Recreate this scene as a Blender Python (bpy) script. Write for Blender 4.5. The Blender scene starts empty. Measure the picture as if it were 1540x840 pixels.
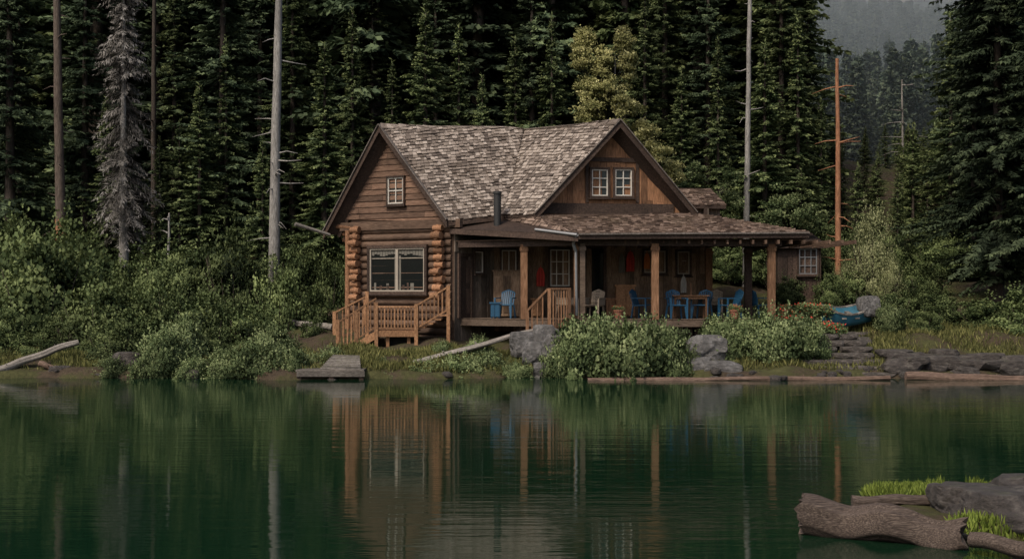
import bpy, math, random
import numpy as np
from mathutils import Vector, noise
random.seed(7)
sc=bpy.context.scene
COL=sc.collection
CAM=Vector((0,0,2.5)); FPX=1800.0
Z=Vector((0,0,1))
def P(px,py,Y):      # survey measurement (bearing, elevation, distance) -> world metres
    return Vector(((px-770)*Y/FPX,Y,2.5+(438-py)*Y/FPX))
def XZ(px,Y): return (px-770)*Y/FPX
# ------------------------------------------------------------ materials
def newmat(name):
    m=bpy.data.materials.new(name); m.use_nodes=True
    nt=m.node_tree; b=nt.nodes["Principled BSDF"]
    return m,nt,b
def N(nt,t,**kw):
    n=nt.nodes.new(t)
    for k,v in kw.items(): setattr(n,k,v)
    return n
def ramp(nt,fac,stops):
    r=N(nt,"ShaderNodeValToRGB"); cr=r.color_ramp
    while len(cr.elements)<len(stops): cr.elements.new(0.5)
    for e,(p,c) in zip(cr.elements,stops):
        e.position=p; e.color=(c[0],c[1],c[2],1)
    nt.links.new(fac,r.inputs[0]); return r.outputs[0]
def nz(nt,scale,sv=(1,1,1),detail=6,rough=.6,coord="Object"):
    tc=N(nt,"ShaderNodeTexCoord"); mp=N(nt,"ShaderNodeMapping"); mp.inputs["Scale"].default_value=sv
    n=N(nt,"ShaderNodeTexNoise"); n.inputs["Scale"].default_value=scale
    n.inputs["Detail"].default_value=detail; n.inputs["Roughness"].default_value=rough
    nt.links.new(tc.outputs[coord],mp.inputs[0]); nt.links.new(mp.outputs[0],n.inputs["Vector"])
    return n.outputs["Fac"]
def mulc(nt,col,fac,lo,hi):
    mr=N(nt,"ShaderNodeMapRange"); mr.inputs[3].default_value=lo; mr.inputs[4].default_value=hi
    nt.links.new(fac,mr.inputs[0])
    v=N(nt,"ShaderNodeVectorMath",operation='SCALE'); nt.links.new(col,v.inputs[0]); nt.links.new(mr.outputs[0],v.inputs[3])
    return v.outputs[0]
def attr(nt):
    a=N(nt,"ShaderNodeAttribute"); a.attribute_name="tint"; return a.outputs["Fac"]
def bump(nt,b,fac,strength=.4,dist=.03):
    bp=N(nt,"ShaderNodeBump"); bp.inputs["Strength"].default_value=strength; bp.inputs["Distance"].default_value=dist
    nt.links.new(fac,bp.inputs["Height"]); nt.links.new(bp.outputs[0],b.inputs["Normal"])
def wood(name,c1,c2,c3,sv=(1,1,1),rough=.8,lo=.55,hi=1.4):
    m,nt,b=newmat(name)
    g=nz(nt,6,sv,8,.65)
    col=ramp(nt,g,[(.3,c1),(.5,c2),(.72,c3)])
    col=mulc(nt,col,attr(nt),lo,hi)
    big=nz(nt,1.3,(1,1,1),4,.6)
    col=mulc(nt,col,big,.45,1.5)
    nt.links.new(col,b.inputs["Base Color"]); b.inputs["Roughness"].default_value=rough
    b.inputs["Specular IOR Level"].default_value=.25
    bump(nt,b,g,.5,.02)
    return m
def plain(name,c,rough=.6,var=.25,spec=.4,metal=0):
    m,nt,b=newmat(name)
    g=nz(nt,5,(1,1,1),5)
    rgb=N(nt,"ShaderNodeRGB"); rgb.outputs[0].default_value=(*c,1)
    col=mulc(nt,rgb.outputs[0],g,1-var,1+var)
    nt.links.new(col,b.inputs["Base Color"]); b.inputs["Roughness"].default_value=rough
    b.inputs["Specular IOR Level"].default_value=spec; b.inputs["Metallic"].default_value=metal
    return m
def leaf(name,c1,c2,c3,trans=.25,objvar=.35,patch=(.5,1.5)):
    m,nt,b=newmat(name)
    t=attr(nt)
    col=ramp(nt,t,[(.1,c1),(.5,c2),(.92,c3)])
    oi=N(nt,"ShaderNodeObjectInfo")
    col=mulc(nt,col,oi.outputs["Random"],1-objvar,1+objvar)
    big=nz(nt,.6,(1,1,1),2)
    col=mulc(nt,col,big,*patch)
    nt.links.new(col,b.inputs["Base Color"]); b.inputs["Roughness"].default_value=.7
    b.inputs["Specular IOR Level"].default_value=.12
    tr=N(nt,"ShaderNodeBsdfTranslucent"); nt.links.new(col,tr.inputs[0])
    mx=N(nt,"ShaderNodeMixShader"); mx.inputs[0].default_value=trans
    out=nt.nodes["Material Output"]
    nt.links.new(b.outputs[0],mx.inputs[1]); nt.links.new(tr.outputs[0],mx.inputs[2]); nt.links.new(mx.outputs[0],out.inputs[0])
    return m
VERT=(7,7,.7); HORX=(.7,.7,8)
m_timber=wood("timber_dark",(.038,.023,.016),(.098,.06,.04),(.165,.11,.08),HORX)
m_clap=wood("clapboard_brown",(.055,.03,.021),(.138,.080,.053),(.235,.15,.103),HORX)
m_vplank=wood("plank_rust",(.06,.03,.016),(.195,.097,.05),(.33,.18,.10),VERT)
m_gplank=wood("plank_grey",(.045,.035,.028),(.12,.095,.074),(.23,.185,.15),VERT)
m_trim=wood("trim_dark",(.02,.013,.01),(.05,.032,.024),(.088,.06,.046),(3,3,3))
m_barge=wood("barge_grey",(.05,.042,.037),(.11,.092,.08),(.185,.16,.145),(3,3,3))
m_log=wood("log_orange",(.11,.05,.024),(.25,.125,.066),(.40,.225,.13),(4,4,4))
m_post=wood("post_wood",(.075,.038,.02),(.165,.086,.045),(.27,.155,.094),VERT)
m_stair=wood("stair_wood",(.10,.05,.025),(.22,.115,.058),(.34,.195,.105),(5,5,2))
m_grey=wood("weathered_grey",(.11,.096,.082),(.2,.178,.155),(.33,.3,.265),(2,6,6))
m_dock=wood("dock_boards",(.05,.042,.036),(.115,.1,.087),(.21,.188,.165),(2,7,7))
m_pale_w=wood("bleached_plank",(.11,.098,.086),(.2,.18,.16),(.32,.29,.26),(2,6,6))
m_drift=wood("driftwood",(.04,.026,.02),(.12,.078,.058),(.22,.155,.12),(1,9,9))
m_drift2=wood("driftwood_dark",(.014,.010,.008),(.062,.045,.036),(.16,.125,.1),(1.2,16,16))
m_deck=wood("deck_boards",(.06,.042,.03),(.13,.092,.066),(.2,.15,.115),(1,6,6))
m_white=plain("white_paint",(.50,.47,.42),.5,.15)
m_cream=plain("cream_sash",(.30,.26,.21),.6,.25)
m_curt=plain("curtain_cloth",(.13,.12,.1),.9,.3)
m_glass,_nt,_b=newmat("window_glass"); _b.inputs["Base Color"].default_value=(.008,.010,.010,1); _b.inputs["Roughness"].default_value=.05; _b.inputs["Specular IOR Level"].default_value=.12
m_glass2,_nt,_b=newmat("window_glass_upper"); _b.inputs["Base Color"].default_value=(.02,.026,.028,1); _b.inputs["Roughness"].default_value=.05; _b.inputs["Specular IOR Level"].default_value=.4
m_dark=plain("crawlspace_shade",(.012,.01,.009),.95,.3,.1)
m_metal=plain("grey_metal",(.22,.22,.22),.45,.3,.5,.5)
m_iron=plain("stove_iron",(.02,.02,.02),.6,.3)
m_blue=plain("blue_plastic",(.014,.065,.125),.45,.2)
m_bluep=plain("blue_paint",(.035,.15,.22),.5,.5)
m_whitepl=plain("white_plastic",(.36,.34,.31),.5,.2)
m_wicker=wood("wicker",(.12,.09,.065),(.24,.19,.14),(.36,.3,.24),(12,12,12))
m_red=plain("red_cloth",(.34,.03,.02),.85,.3)
m_orange=plain("orange_cloth",(.4,.12,.03),.85,.3)
m_clay=plain("terracotta",(.2,.085,.05),.8,.3)
def shing(name,stops,moss,mam=.6):
    m,nt,b=newmat(name)
    t=attr(nt)
    g=nz(nt,14,(1,1,1),6)
    col=ramp(nt,t,stops)
    col=mulc(nt,col,g,.55,1.45)
    big=nz(nt,.9,(1,1,1),5,.65)
    mx=N(nt,"ShaderNodeMix",data_type='RGBA'); mr=N(nt,"ShaderNodeMapRange"); mr.inputs[1].default_value=.52; mr.inputs[2].default_value=.75; mr.inputs[4].default_value=mam
    nt.links.new(big,mr.inputs[0]); nt.links.new(mr.outputs[0],mx.inputs[0]); nt.links.new(col,mx.inputs[6]); mx.inputs[7].default_value=(*moss,1)
    nt.links.new(mx.outputs[2],b.inputs["Base Color"]); b.inputs["Roughness"].default_value=.85
    b.inputs["Specular IOR Level"].default_value=.3
    bump(nt,b,g,.5,.02); return m
m_sh=shing("cedar_shingle",[(0,(.075,.058,.048)),(.45,(.195,.158,.132)),(1,(.36,.305,.262))],(.12,.09,.065))
m_sh2=shing("porch_shingle",[(0,(.055,.036,.028)),(.45,(.135,.092,.07)),(1,(.26,.19,.15))],(.09,.066,.04))
def rockmat(name,c1,c2,c3,mossy=.6):
    m,nt,b=newmat(name)
    g=nz(nt,3,(1,1,1),10,.7); g2=nz(nt,22,(1,1,1),4)
    col=ramp(nt,g,[(.3,c1),(.52,c2),(.7,c3)]); col=mulc(nt,col,g2,.65,1.35)
    geo=N(nt,"ShaderNodeNewGeometry"); sep=N(nt,"ShaderNodeSeparateXYZ"); nt.links.new(geo.outputs["Normal"],sep.inputs[0])
    mul=N(nt,"ShaderNodeMath",operation='MULTIPLY'); nt.links.new(sep.outputs[2],mul.inputs[0]); nt.links.new(nz(nt,1.7),mul.inputs[1])
    mr=N(nt,"ShaderNodeMapRange"); mr.inputs[1].default_value=.48; mr.inputs[2].default_value=.62; mr.inputs[4].default_value=mossy; nt.links.new(mul.outputs[0],mr.inputs[0])
    mx=N(nt,"ShaderNodeMix",data_type='RGBA'); nt.links.new(mr.outputs[0],mx.inputs[0]); nt.links.new(col,mx.inputs[6]); mx.inputs[7].default_value=(.06,.062,.026,1)
    nt.links.new(mx.outputs[2],b.inputs["Base Color"]); b.inputs["Roughness"].default_value=.85
    bump(nt,b,g,1,.12); return m
m_rock=rockmat("granite",(.05,.047,.045),(.12,.114,.11),(.23,.22,.215),.35)
m_rockd=rockmat("dark_rock",(.022,.018,.016),(.06,.05,.044),(.125,.11,.096),.5)
m_slate=rockmat("layered_stone",(.035,.028,.024),(.09,.076,.066),(.18,.158,.14),.4)
# foliage
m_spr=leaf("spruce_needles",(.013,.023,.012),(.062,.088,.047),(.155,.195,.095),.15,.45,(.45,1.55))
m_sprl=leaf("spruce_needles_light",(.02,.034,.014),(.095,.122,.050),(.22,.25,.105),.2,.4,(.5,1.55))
m_dead=leaf("dead_twigs",(.06,.055,.05),(.17,.157,.142),(.34,.32,.30),.1,.1)
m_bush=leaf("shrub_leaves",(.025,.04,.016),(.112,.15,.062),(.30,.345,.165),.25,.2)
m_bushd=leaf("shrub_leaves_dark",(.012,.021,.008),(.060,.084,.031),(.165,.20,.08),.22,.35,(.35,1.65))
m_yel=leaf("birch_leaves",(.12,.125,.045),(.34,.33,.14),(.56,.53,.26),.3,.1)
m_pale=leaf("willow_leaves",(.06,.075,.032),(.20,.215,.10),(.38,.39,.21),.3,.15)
m_grass=leaf("grass_blades",(.045,.05,.018),(.115,.12,.04),(.225,.215,.08),.3,.1)
m_grassb=leaf("grass_bright",(.07,.10,.02),(.15,.20,.035),(.27,.33,.07),.3,.1)
m_far=leaf("distant_needles",(.04,.06,.04),(.075,.10,.062),(.12,.145,.09),.15,.25,(.7,1.3))
m_redl=leaf("red_petals",(.35,.02,.02),(.5,.04,.03),(.65,.12,.08),.2,.1)
m_bark=wood("bark_brown",(.014,.011,.009),(.042,.032,.025),(.09,.07,.056),VERT)
m_barkb=wood("bark_bare",(.025,.018,.014),(.075,.056,.044),(.15,.12,.098),VERT)
m_barkg=wood("bark_grey",(.08,.073,.066),(.19,.178,.165),(.34,.325,.3),(6,6,.8))
m_barkr=wood("bark_red",(.10,.045,.022),(.23,.105,.055),(.36,.19,.11),(6,6,.8))
# ------------------------------------------------------------ mesh builder
class MB:
    def __init__(s): s.v=[];s.f=[];s.m=[];s.t=[];s.sm=[]
    def add(s,vs,fs,mat=0,tint=None,smooth=False):
        b=len(s.v); t=random.random() if tint is None else tint
        s.v+= [tuple(x) for x in vs]; s.t+=[t]*len(vs)
        for f in fs: s.f.append([b+i for i in f]); s.m.append(mat); s.sm.append(smooth)
    def hexa(s,c,mat=0,tint=None):
        s.add(c,[(0,3,2,1),(4,5,6,7),(0,1,5,4),(1,2,6,5),(2,3,7,6),(3,0,4,7)],mat,tint)
    def box(s,F,u0,u1,v0,v1,n0,n1,mat=0,tint=None):
        o,u,v,n=F
        c=[o+u*a+v*b+n*d for d in (n0,n1) for (a,b) in ((u0,v0),(u1,v0),(u1,v1),(u0,v1))]
        s.hexa(c,mat,tint)
    def beam(s,p0,p1,w,h,mat=0,tint=None,up=Z):
        p0=Vector(p0);p1=Vector(p1);d=(p1-p0).normalized()
        if abs(d.dot(up))>.97: up=Vector((0,1,0))
        a=d.cross(up).normalized(); b=a.cross(d).normalized()
        c=[p+a*x*w/2+b*y*h/2 for p in (p0,p1) for (x,y) in ((-1,-1),(1,-1),(1,1),(-1,1))]
        s.hexa(c,mat,tint)
    def cyl(s,p0,p1,r0,r1,seg=10,mat=0,tint=None,wob=0,rings=1):
        p0=Vector(p0);p1=Vector(p1);d=(p1-p0).normalized()
        up=Z if abs(d.z)<.9 else Vector((0,1,0))
        a=d.cross(up).normalized(); b=a.cross(d).normalized()
        vs=[];fs=[]
        off=Vector((0,0,0))
        for k in range(rings+1):
            t=k/rings; c=p0.lerp(p1,t)+off; r=r0+(r1-r0)*t
            if wob and k: off=off+(a*random.uniform(-1,1)+b*random.uniform(-1,1))*wob
            for i in range(seg):
                an=2*math.pi*i/seg; rr=r*(1+random.uniform(-.06,.06))
                vs.append(c+a*math.cos(an)*rr+b*math.sin(an)*rr)
        for k in range(rings):
            for i in range(seg):
                j=(i+1)%seg; fs.append((k*seg+i,k*seg+j,(k+1)*seg+j,(k+1)*seg+i))
        s.add(vs,fs,mat,tint,True)
        n=len(vs); s.add(vs[:seg],[tuple(range(seg))[::-1]],mat,tint); s.add(vs[n-seg:],[tuple(range(seg))],mat,tint)
    def prism(s,poly,off,mat=0,tint=None):
        n=len(poly); vs=list(poly)+[p+off for p in poly]
        fs=[tuple(range(n)),tuple(range(2*n-1,n-1,-1))]+[(i,i+n,(i+1)%n+n,(i+1)%n) for i in range(n)]
        s.add(vs,fs,mat,tint)
    def build(s,name,mats,parent=None):
        me=bpy.data.meshes.new(name); me.from_pydata(s.v,[],s.f)
        for m in mats: me.materials.append(m)
        me.polygons.foreach_set("material_index",s.m); me.polygons.foreach_set("use_smooth",s.sm)
        a=me.attributes.new("tint",'FLOAT','POINT'); a.data.foreach_set("value",s.t); me.update()
        ob=bpy.data.objects.new(name,me); COL.objects.link(ob)
        if parent: ob.parent=parent
        return ob
def empty(name,loc=(0,0,0)):
    e=bpy.data.objects.new(name,None); e.location=loc; COL.objects.link(e); return e
def clad(mb,poly,u,v,n,row,lmin,lmax,thick,mat=0,top=.3,gap=.006,tj=.0,jit=0):
    o=poly[0]; pts=[((p-o).dot(u),(p-o).dot(v),(p-o).dot(n)) for p in poly]
    def rng(h):
        xs=[]
        for i in range(len(pts)):
            a=pts[i];b=pts[(i+1)%len(pts)]
            if (a[1]-h)*(b[1]-h)<=0 and abs(a[1]-b[1])>1e-9:
                t=(h-a[1])/(b[1]-a[1]); xs.append(a[0]+(b[0]-a[0])*t)
        return (min(xs),max(xs)) if len(xs)>1 else None
    v0=min(p[1] for p in pts); v1=max(p[1] for p in pts); h=v0
    while h<v1-.01:
        h2=min(h+row,v1); ra=rng(h+1e-4); rb=rng(h2-1e-4)
        if not ra or not rb: h=h2; continue
        x=min(ra[0],rb[0])-random.uniform(0,lmin); xe=max(ra[1],rb[1])
        while x<xe:
            w=random.uniform(lmin,lmax); a=x+gap/2;b=x+w-gap/2; x+=w
            q=[(min(max(a,ra[0]),ra[1]),h),(min(max(b,ra[0]),ra[1]),h),(min(max(b,rb[0]),rb[1]),h2),(min(max(a,rb[0]),rb[1]),h2)]
            if max(q[1][0]-q[0][0],q[2][0]-q[3][0])<.01: continue
            th=thick*(1+random.uniform(-tj,tj)); dj=random.uniform(-jit,0)
            c=[o+u*q[i][0]+v*(q[i][1]+(dj if i<2 else .01))+n*(-.012) for i in range(4)]
            c+=[o+u*q[i][0]+v*(q[i][1]+(dj if i<2 else .01))+n*(th if i<2 else th*top) for i in range(4)]
            mb.hexa(c,mat)
        h=h2
def onpl(px,py,F):
    o,u,v,n=F; d=Vector(((px-770)/FPX,1,(438-py)/FPX)); t=(o-CAM).dot(n)/d.dot(n); q=CAM+d*t-o
    return q.dot(u),q.dot(v)
# ------------------------------------------------------------ terrain
def shore(x): return 34.3+.35*np.sin(x*.5+1)+.22*np.sin(1.3*x+1)+.12*np.sin(3.1*x)
DS=[-60,-29,-26,-12,-3,-.3,0,.25,1.5,4,8,20,45,165,415,665,1000]
DZ=[1.2,.9,-.6,-2.5,-1.4,-.3,-.03,.18,.42,.78,1.45,4.6,11.5,22,110,190,230]
def H(x,y):
    x=np.asarray(x,float);y=np.asarray(y,float)
    d=y-shore(x); z=np.interp(d,DS,DZ)
    z=z+np.where(d>1,1,0)*(.4*np.clip((x-8)/4,0,1)*np.clip((d-1)/2,0,1)*np.clip((14-d)/4,0,1))
    z=z+np.where(d>0,1,0)*(.06*np.sin(2.1*x+y)+.05*np.sin(3.7*y-1.4*x)+.04*np.sin(5*x+.5*y))*np.clip(d,0,1)
    z=z+np.clip((d-20)/20,0,1)*(1.2*np.sin(x*.11+2)+.8*np.sin(y*.09+x*.05))
    z=z+np.clip((d-150)/200,0,1)*(7*np.sin(x*.03+1)+5*np.sin(y*.021+x*.013))
    e=(np.abs((x-7.2)/3.1)**4+np.abs((y-13.3)/1.5)**4)**.25
    z=np.maximum(z,.15+.04*np.sin(x*5)*np.sin(y*4)-2.2*np.clip(e-.97,0,9))
    return z
def gz(x,y): return float(H(x,y))
xs=np.concatenate([np.linspace(-600,-34,26),np.linspace(-32,32,230),np.linspace(34,600,26)])
ys=np.concatenate([np.linspace(-120,4,14),np.linspace(5,50,220),np.linspace(51,130,50),np.linspace(136,950,60)])
X,Y=np.meshgrid(xs,ys); ZZ=H(X,Y)
vv=np.stack([X.ravel(),Y.ravel(),ZZ.ravel()],1)
nx=len(xs);ny=len(ys)
idx=np.arange(nx*ny).reshape(ny,nx)
ff=np.stack([idx[:-1,:-1],idx[:-1,1:],idx[1:,1:],idx[1:,:-1]],-1).reshape(-1,4)
def npmesh(name,V,Q,T=None,MI=None,mats=(),smooth=False,NR=None):
    me=bpy.data.meshes.new(name)
    V=np.ascontiguousarray(V,dtype=np.float32);Q=np.ascontiguousarray(Q,dtype=np.int32)
    me.vertices.add(len(V)); me.vertices.foreach_set("co",V.ravel())
    k=Q.shape[1]
    me.loops.add(Q.size); me.loops.foreach_set("vertex_index",Q.ravel())
    me.polygons.add(len(Q)); me.polygons.foreach_set("loop_start",np.arange(0,Q.size,k,dtype=np.int32))
    try: me.polygons.foreach_set("loop_total",np.full(len(Q),k,dtype=np.int32))
    except Exception: pass
    for m in mats: me.materials.append(m)
    if MI is not None: me.polygons.foreach_set("material_index",np.asarray(MI,dtype=np.int32))
    me.polygons.foreach_set("use_smooth",np.full(len(Q),smooth))
    if T is not None:
        a=me.attributes.new("tint",'FLOAT','POINT'); a.data.foreach_set("value",np.asarray(T,dtype=np.float32))
    me.update(calc_edges=True)
    if NR is not None: me.normals_split_custom_set_from_vertices([tuple(r) for r in NR.tolist()])
    else: me.validate()
    return me
def obj(name,me,loc=(0,0,0),rz=0,s=(1,1,1),parent=None,rx=0,ry=0):
    o=bpy.data.objects.new(name,me); o.location=loc; o.rotation_euler=(rx,ry,rz); o.scale=s; COL.objects.link(o)
    if parent: o.parent=parent
    return o
m_ground,nt,b=newmat("forest_floor")
g1=nz(nt,.8,(1,1,1),8,.65); g2=nz(nt,9,(1,1,1),6,.7)
col=ramp(nt,g1,[(.3,(.035,.025,.018)),(.45,(.065,.048,.032)),(.55,(.055,.055,.022)),(.7,(.09,.088,.036))])
col=mulc(nt,col,g2,.45,1.55); nt.links.new(col,b.inputs["Base Color"]); b.inputs["Roughness"].default_value=.95
b.inputs["Specular IOR Level"].default_value=.15
bump(nt,b,g2,1,.08)
obj("ground",npmesh("ground",vv,ff,None,None,[m_ground],True))
# ------------------------------------------------------------ water
m_w,nt,b=newmat("lake_water")
b.inputs["Base Color"].default_value=(.004,.0175,.008,1); b.inputs["Roughness"].default_value=.035; b.inputs["IOR"].default_value=1.33
w1=nz(nt,1.0,(.35,2.6,1),4,.55); w2=nz(nt,1.0,(1.6,9,1),3,.5); w3=nz(nt,.12,(1,1.6,1),2,.5)
ad=N(nt,"ShaderNodeMath",operation='MULTIPLY_ADD'); nt.links.new(w2,ad.inputs[0]); ad.inputs[1].default_value=.25; nt.links.new(w1,ad.inputs[2])
bp=N(nt,"ShaderNodeBump"); bp.inputs["Distance"].default_value=.05
mr=N(nt,"ShaderNodeMapRange"); mr.inputs[1].default_value=.35; mr.inputs[2].default_value=.65; mr.inputs[3].default_value=.06; mr.inputs[4].default_value=.22
nt.links.new(w3,mr.inputs[0]); nt.links.new(mr.outputs[0],bp.inputs["Strength"]); nt.links.new(ad.outputs[0],bp.inputs["Height"]); nt.links.new(bp.outputs[0],b.inputs["Normal"])
mb=MB(); mb.add([(-600,-120,0),(600,-120,0),(600,42,0),(-600,42,0)],[(0,1,2,3)]); mb.build("lake_water",[m_w])
# ------------------------------------------------------------ cabin
cabin=empty("log_cabin",(0,40,0)); 
def cb(mb,name,mats):
    o=mb.build(name,mats,cabin)
    o.location=(0,-40,0); return o
Aap=P(572,188,39.9); Ale=P(489,348,41.2); Are=P(674,331,38.7); J=P(785,199,41.3)
Bap=P(932,181,38.6); Ble=P(803,322,38.4); Bre=P(1047,320,39.2); V=P(757,322,39.22); K=Vector((1.11,43.43,4.8))
def plane_axes(p_eave0,p_eave1,p_up):
    u=(p_eave1-p_eave0).normalized(); w=p_up-p_eave0; v=(w-u*w.dot(u)).normalized(); n=u.cross(v)
    if n.z<0: n=-n
    return u,v,n
slab=MB(); sh=MB()
T=Vector((0,0,-.11))
for poly in ([Are,V,J,Aap],[V,Ble,Bap,J],[Ale,Aap,J,K],[Bre,K,J,Bap]):
    a=poly
    for tri in ([a[0],a[1],a[2]],[a[0],a[2],a[3]]):
        slab.prism([p+Vector((0,0,-.01)) for p in tri],T,0,.4)
def shroof(poly,e0,e1,up,row=.125,lmin=.08,lmax=.19,th=.045,mat=0):
    u,v,n=plane_axes(e0,e1,up); clad(sh,poly,u,v,n,row,lmin,lmax,th,mat,.1,.012,.5,.045)
shroof([Are,V,J,Aap],Are,V+(J-Aap)*0,Aap)
shroof([Ble,Bap,J,V],V,Ble,Bap)
shroof([Ale,K,J,Aap],K,Ale,Aap,.3,.3,.6); shroof([Bre,Bap,J,K],Bre,K,Bap,.3,.3,.6)
for a,bb in ((Aap,J),(Bap,J)):
    L=(bb-a).length; k=int(L/.2); d=(bb-a).normalized(); s=d.cross(Z).normalized()
    for i in range(k):
        p=a+d*i*L/k; q=a+d*((i+1)*L/k+.04)
        for sg in (-1,1):
            w=s*sg*.15+Vector((0,0,-.13)); h=Vector((0,0,.03+random.uniform(0,.03)))
            sh.hexa([p,q,q+w,p+w,p+h+Z*.02,q+h,q+w+h,p+w+h+Z*.02],0)
PFl=P(870,351,36.9); PFr=P(1216,349,37.7); PTl=P(803,324,38.5); PTr=P(1047,321,39.2); PBr=Vector((9.3,42.6,PFr.z)); PTb=Vector((6.1,42.6,PTr.z)); PLb=P(757,329,39.3)
PA=P(677,343,38.85)
for tri in ([PFl,PFr,PTr],[PFl,PTr,PTl],[PFr,PBr,PTr],[PTr,PBr,PTb],[PLb,PFl,PTl],[PA,PFl,PLb]):
    slab.prism([p+Vector((0,0,-.015)) for p in tri],Vector((0,0,-.12)),0,.3)
def shroof2(poly,e0,e1,up): 
    u,v,n=plane_axes(e0,e1,up); clad(sh,poly,u,v,n,.13,.09,.2,.045,1,.1,.012,.5,.05)
shroof2([PFl,PFr,PTr,PTl],PFl,PFr,PTl); shroof2([PFr,PBr,PTb,PTr],PFr,PBr,PTr); shroof2([PLb,PFl,PTl],PLb,PFl,PTl)
E=[P(1010,307,42),P(1092,308,42),P(1068,283,43.2),P(1005,283,43.2)]
slab.prism([p-Z*.015 for p in E],Vector((0,0,-.12)),0,.3); shroof2(E,E[0],E[1],E[3])
E2=[E[1]+Vector((0,0,0)),E[1]+Vector((0,2.4,0)),E[2]]; slab.prism(E2,Vector((0,0,-.12)),0,.3)
cb(slab,"roof_deck",[m_trim]); cb(sh,"roof_shingles",[m_sh,m_sh2])
tr=MB()
def barge(a,bb,w=.24,th=.05,mat=1,off=None):
    n=off
    a2=a+n*.03-Z*(w*.42); b2=bb+n*.03-Z*(w*.42)
    c=[p+x*n*th+Z*y for p in (a2,b2) for (x,y) in ((0,-w/2),(1,-w/2),(1,w/2),(0,w/2))]
    tr.hexa(c,mat)
nA=Vector((-.498,-.867,0)); nB=Vector((.2,-.98,0)).normalized()
barge(Aap,Ale+(Ale-Aap)*.01,.26,.05,0,nA); barge(Aap,Are,.26,.05,0,nA)
barge(Bap,Ble,.26,.05,0,nB); barge(Bap,Bre,.26,.05,0,nB)
for a,bb,n in ((Aap,Ale,nA),(Aap,Are,nA),(Bap,Ble,nB),(Bap,Bre,nB)):
    tr.beam(a+n*.06+Z*.02,bb+n*.06+Z*.02,.16,.03,1,.7)
tr.beam(Are-Z*.1,V-Z*.1,.05,.17,0); tr.beam(PFl-Z*.09+Vector((0,-.03,0)),PFr-Z*.09+Vector((0,-.03,0)),.05,.17,0)
tr.beam(PLb-Z*.09,PFl-Z*.09,.06,.17,0); tr.beam(PA-Z*.1,PFl-Z*.16,.06,.16,0); tr.beam(PFr-Z*.09,PBr-Z*.09,.05,.17,0)
tr.beam(PFl+Vector((0,-.09,-.02)),PFr+Vector((0,-.09,-.02)),.08,.05,1,.7)
for k in range(6):
    t=k/5; a=Ale.lerp(K,.06+t*.8)-Z*.18; 
    tr.beam(a,a+(Aap-Ale)*.3,.07,.13,0)
cb(tr,"roof_trim",[m_trim,m_barge])
rA=(J-Aap); rA.z=0; rA.normalize()
a0=Ale+rA*.45; a1=Are+rA*.45; a2=Aap+rA*.45
uA=Vector((a1.x-a0.x,a1.y-a0.y,0)).normalized(); nA=Vector((uA.y,-uA.x,0))
FA=(Vector((a0.x,a0.y,0)),uA,Z,nA)
LA=(Vector((a1.x,a1.y,0))-FA[0]).length
uap=(Vector((a2.x,a2.y,0))-FA[0]).dot(uA)
def roofA(u):
    return (a0.z+(a2.z-a0.z)*u/uap if u<uap else a2.z+(a1.z-a2.z)*(u-uap)/(LA-uap))-.12
ul,_=onpl(528,400,FA); ur,_=onpl(684,400,FA)
def pt(F,u,v,n=0): return F[0]+F[1]*u+F[2]*v+F[3]*n
w=MB()
zsp=onpl(600,335,FA)[1]
core=[pt(FA,ul,.2),pt(FA,ur,.2),pt(FA,ur,roofA(ur)),pt(FA,uap,roofA(uap)),pt(FA,ul,roofA(ul))]
w.prism(core,-nA*.15,0,.2)
gp=[pt(FA,ul-.2,zsp+.05,.02),pt(FA,ur+.2,zsp+.05,.02),pt(FA,ur+.2,roofA(ur+.2)+.0,.02),pt(FA,uap,roofA(uap),.02),pt(FA,ul-.2,roofA(ul-.2),.02)]
clad(w,gp,uA,Z,nA,.2,1.2,2.8,.045,1,.2,.008,.2,.008)
w.box(FA,ul-.35,ur+.3,zsp-.22,zsp+.06,0,.17,0,.5)
z=.35; rr=.125
while z<zsp-.2:
    w.cyl(pt(FA,ul,z+rr),pt(FA,ur-.1,z+rr),rr,rr,10,0); z+=rr*2-.01
cb(w,"gable_wall",[m_timber,m_clap])
lg=MB()
for pxc in (541,666):
    uc,_=onpl(pxc,400,FA); z=onpl(pxc,452,FA)[1]; k=0
    while z<zsp-.25:
        r=.135+random.uniform(-.02,.025); ex=.30+random.uniform(-.08,.12)
        if pxc==541: r*=.9
        du=random.uniform(-.04,.04)
        lg.cyl(pt(FA,uc-.17+du,z+r,ex),pt(FA,uc+.17+du,z+r,ex),r*.8,r*.85,10,0)
        lg.cyl(pt(FA,uc+du,z+r,-.1),pt(FA,uc+du,z+r,ex+.05),r*.95,r*.95,12,0,)
        z+=r*1.85; k+=1
lg.cyl(pt(FA,ul-.05,.4,.12),pt(FA,ul-.05,zsp-.2,.12),.1,.09,10,0)
for k in range(3): lg.cyl(pt(FA,ul+.1,zsp-.12-k*.25,.1-.2*k),pt(FA,ul-.55,zsp-.05-k*.22,.1-.2*k),.085,.09,10,0)
cb(lg,"log_corners",[m_log])
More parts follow.
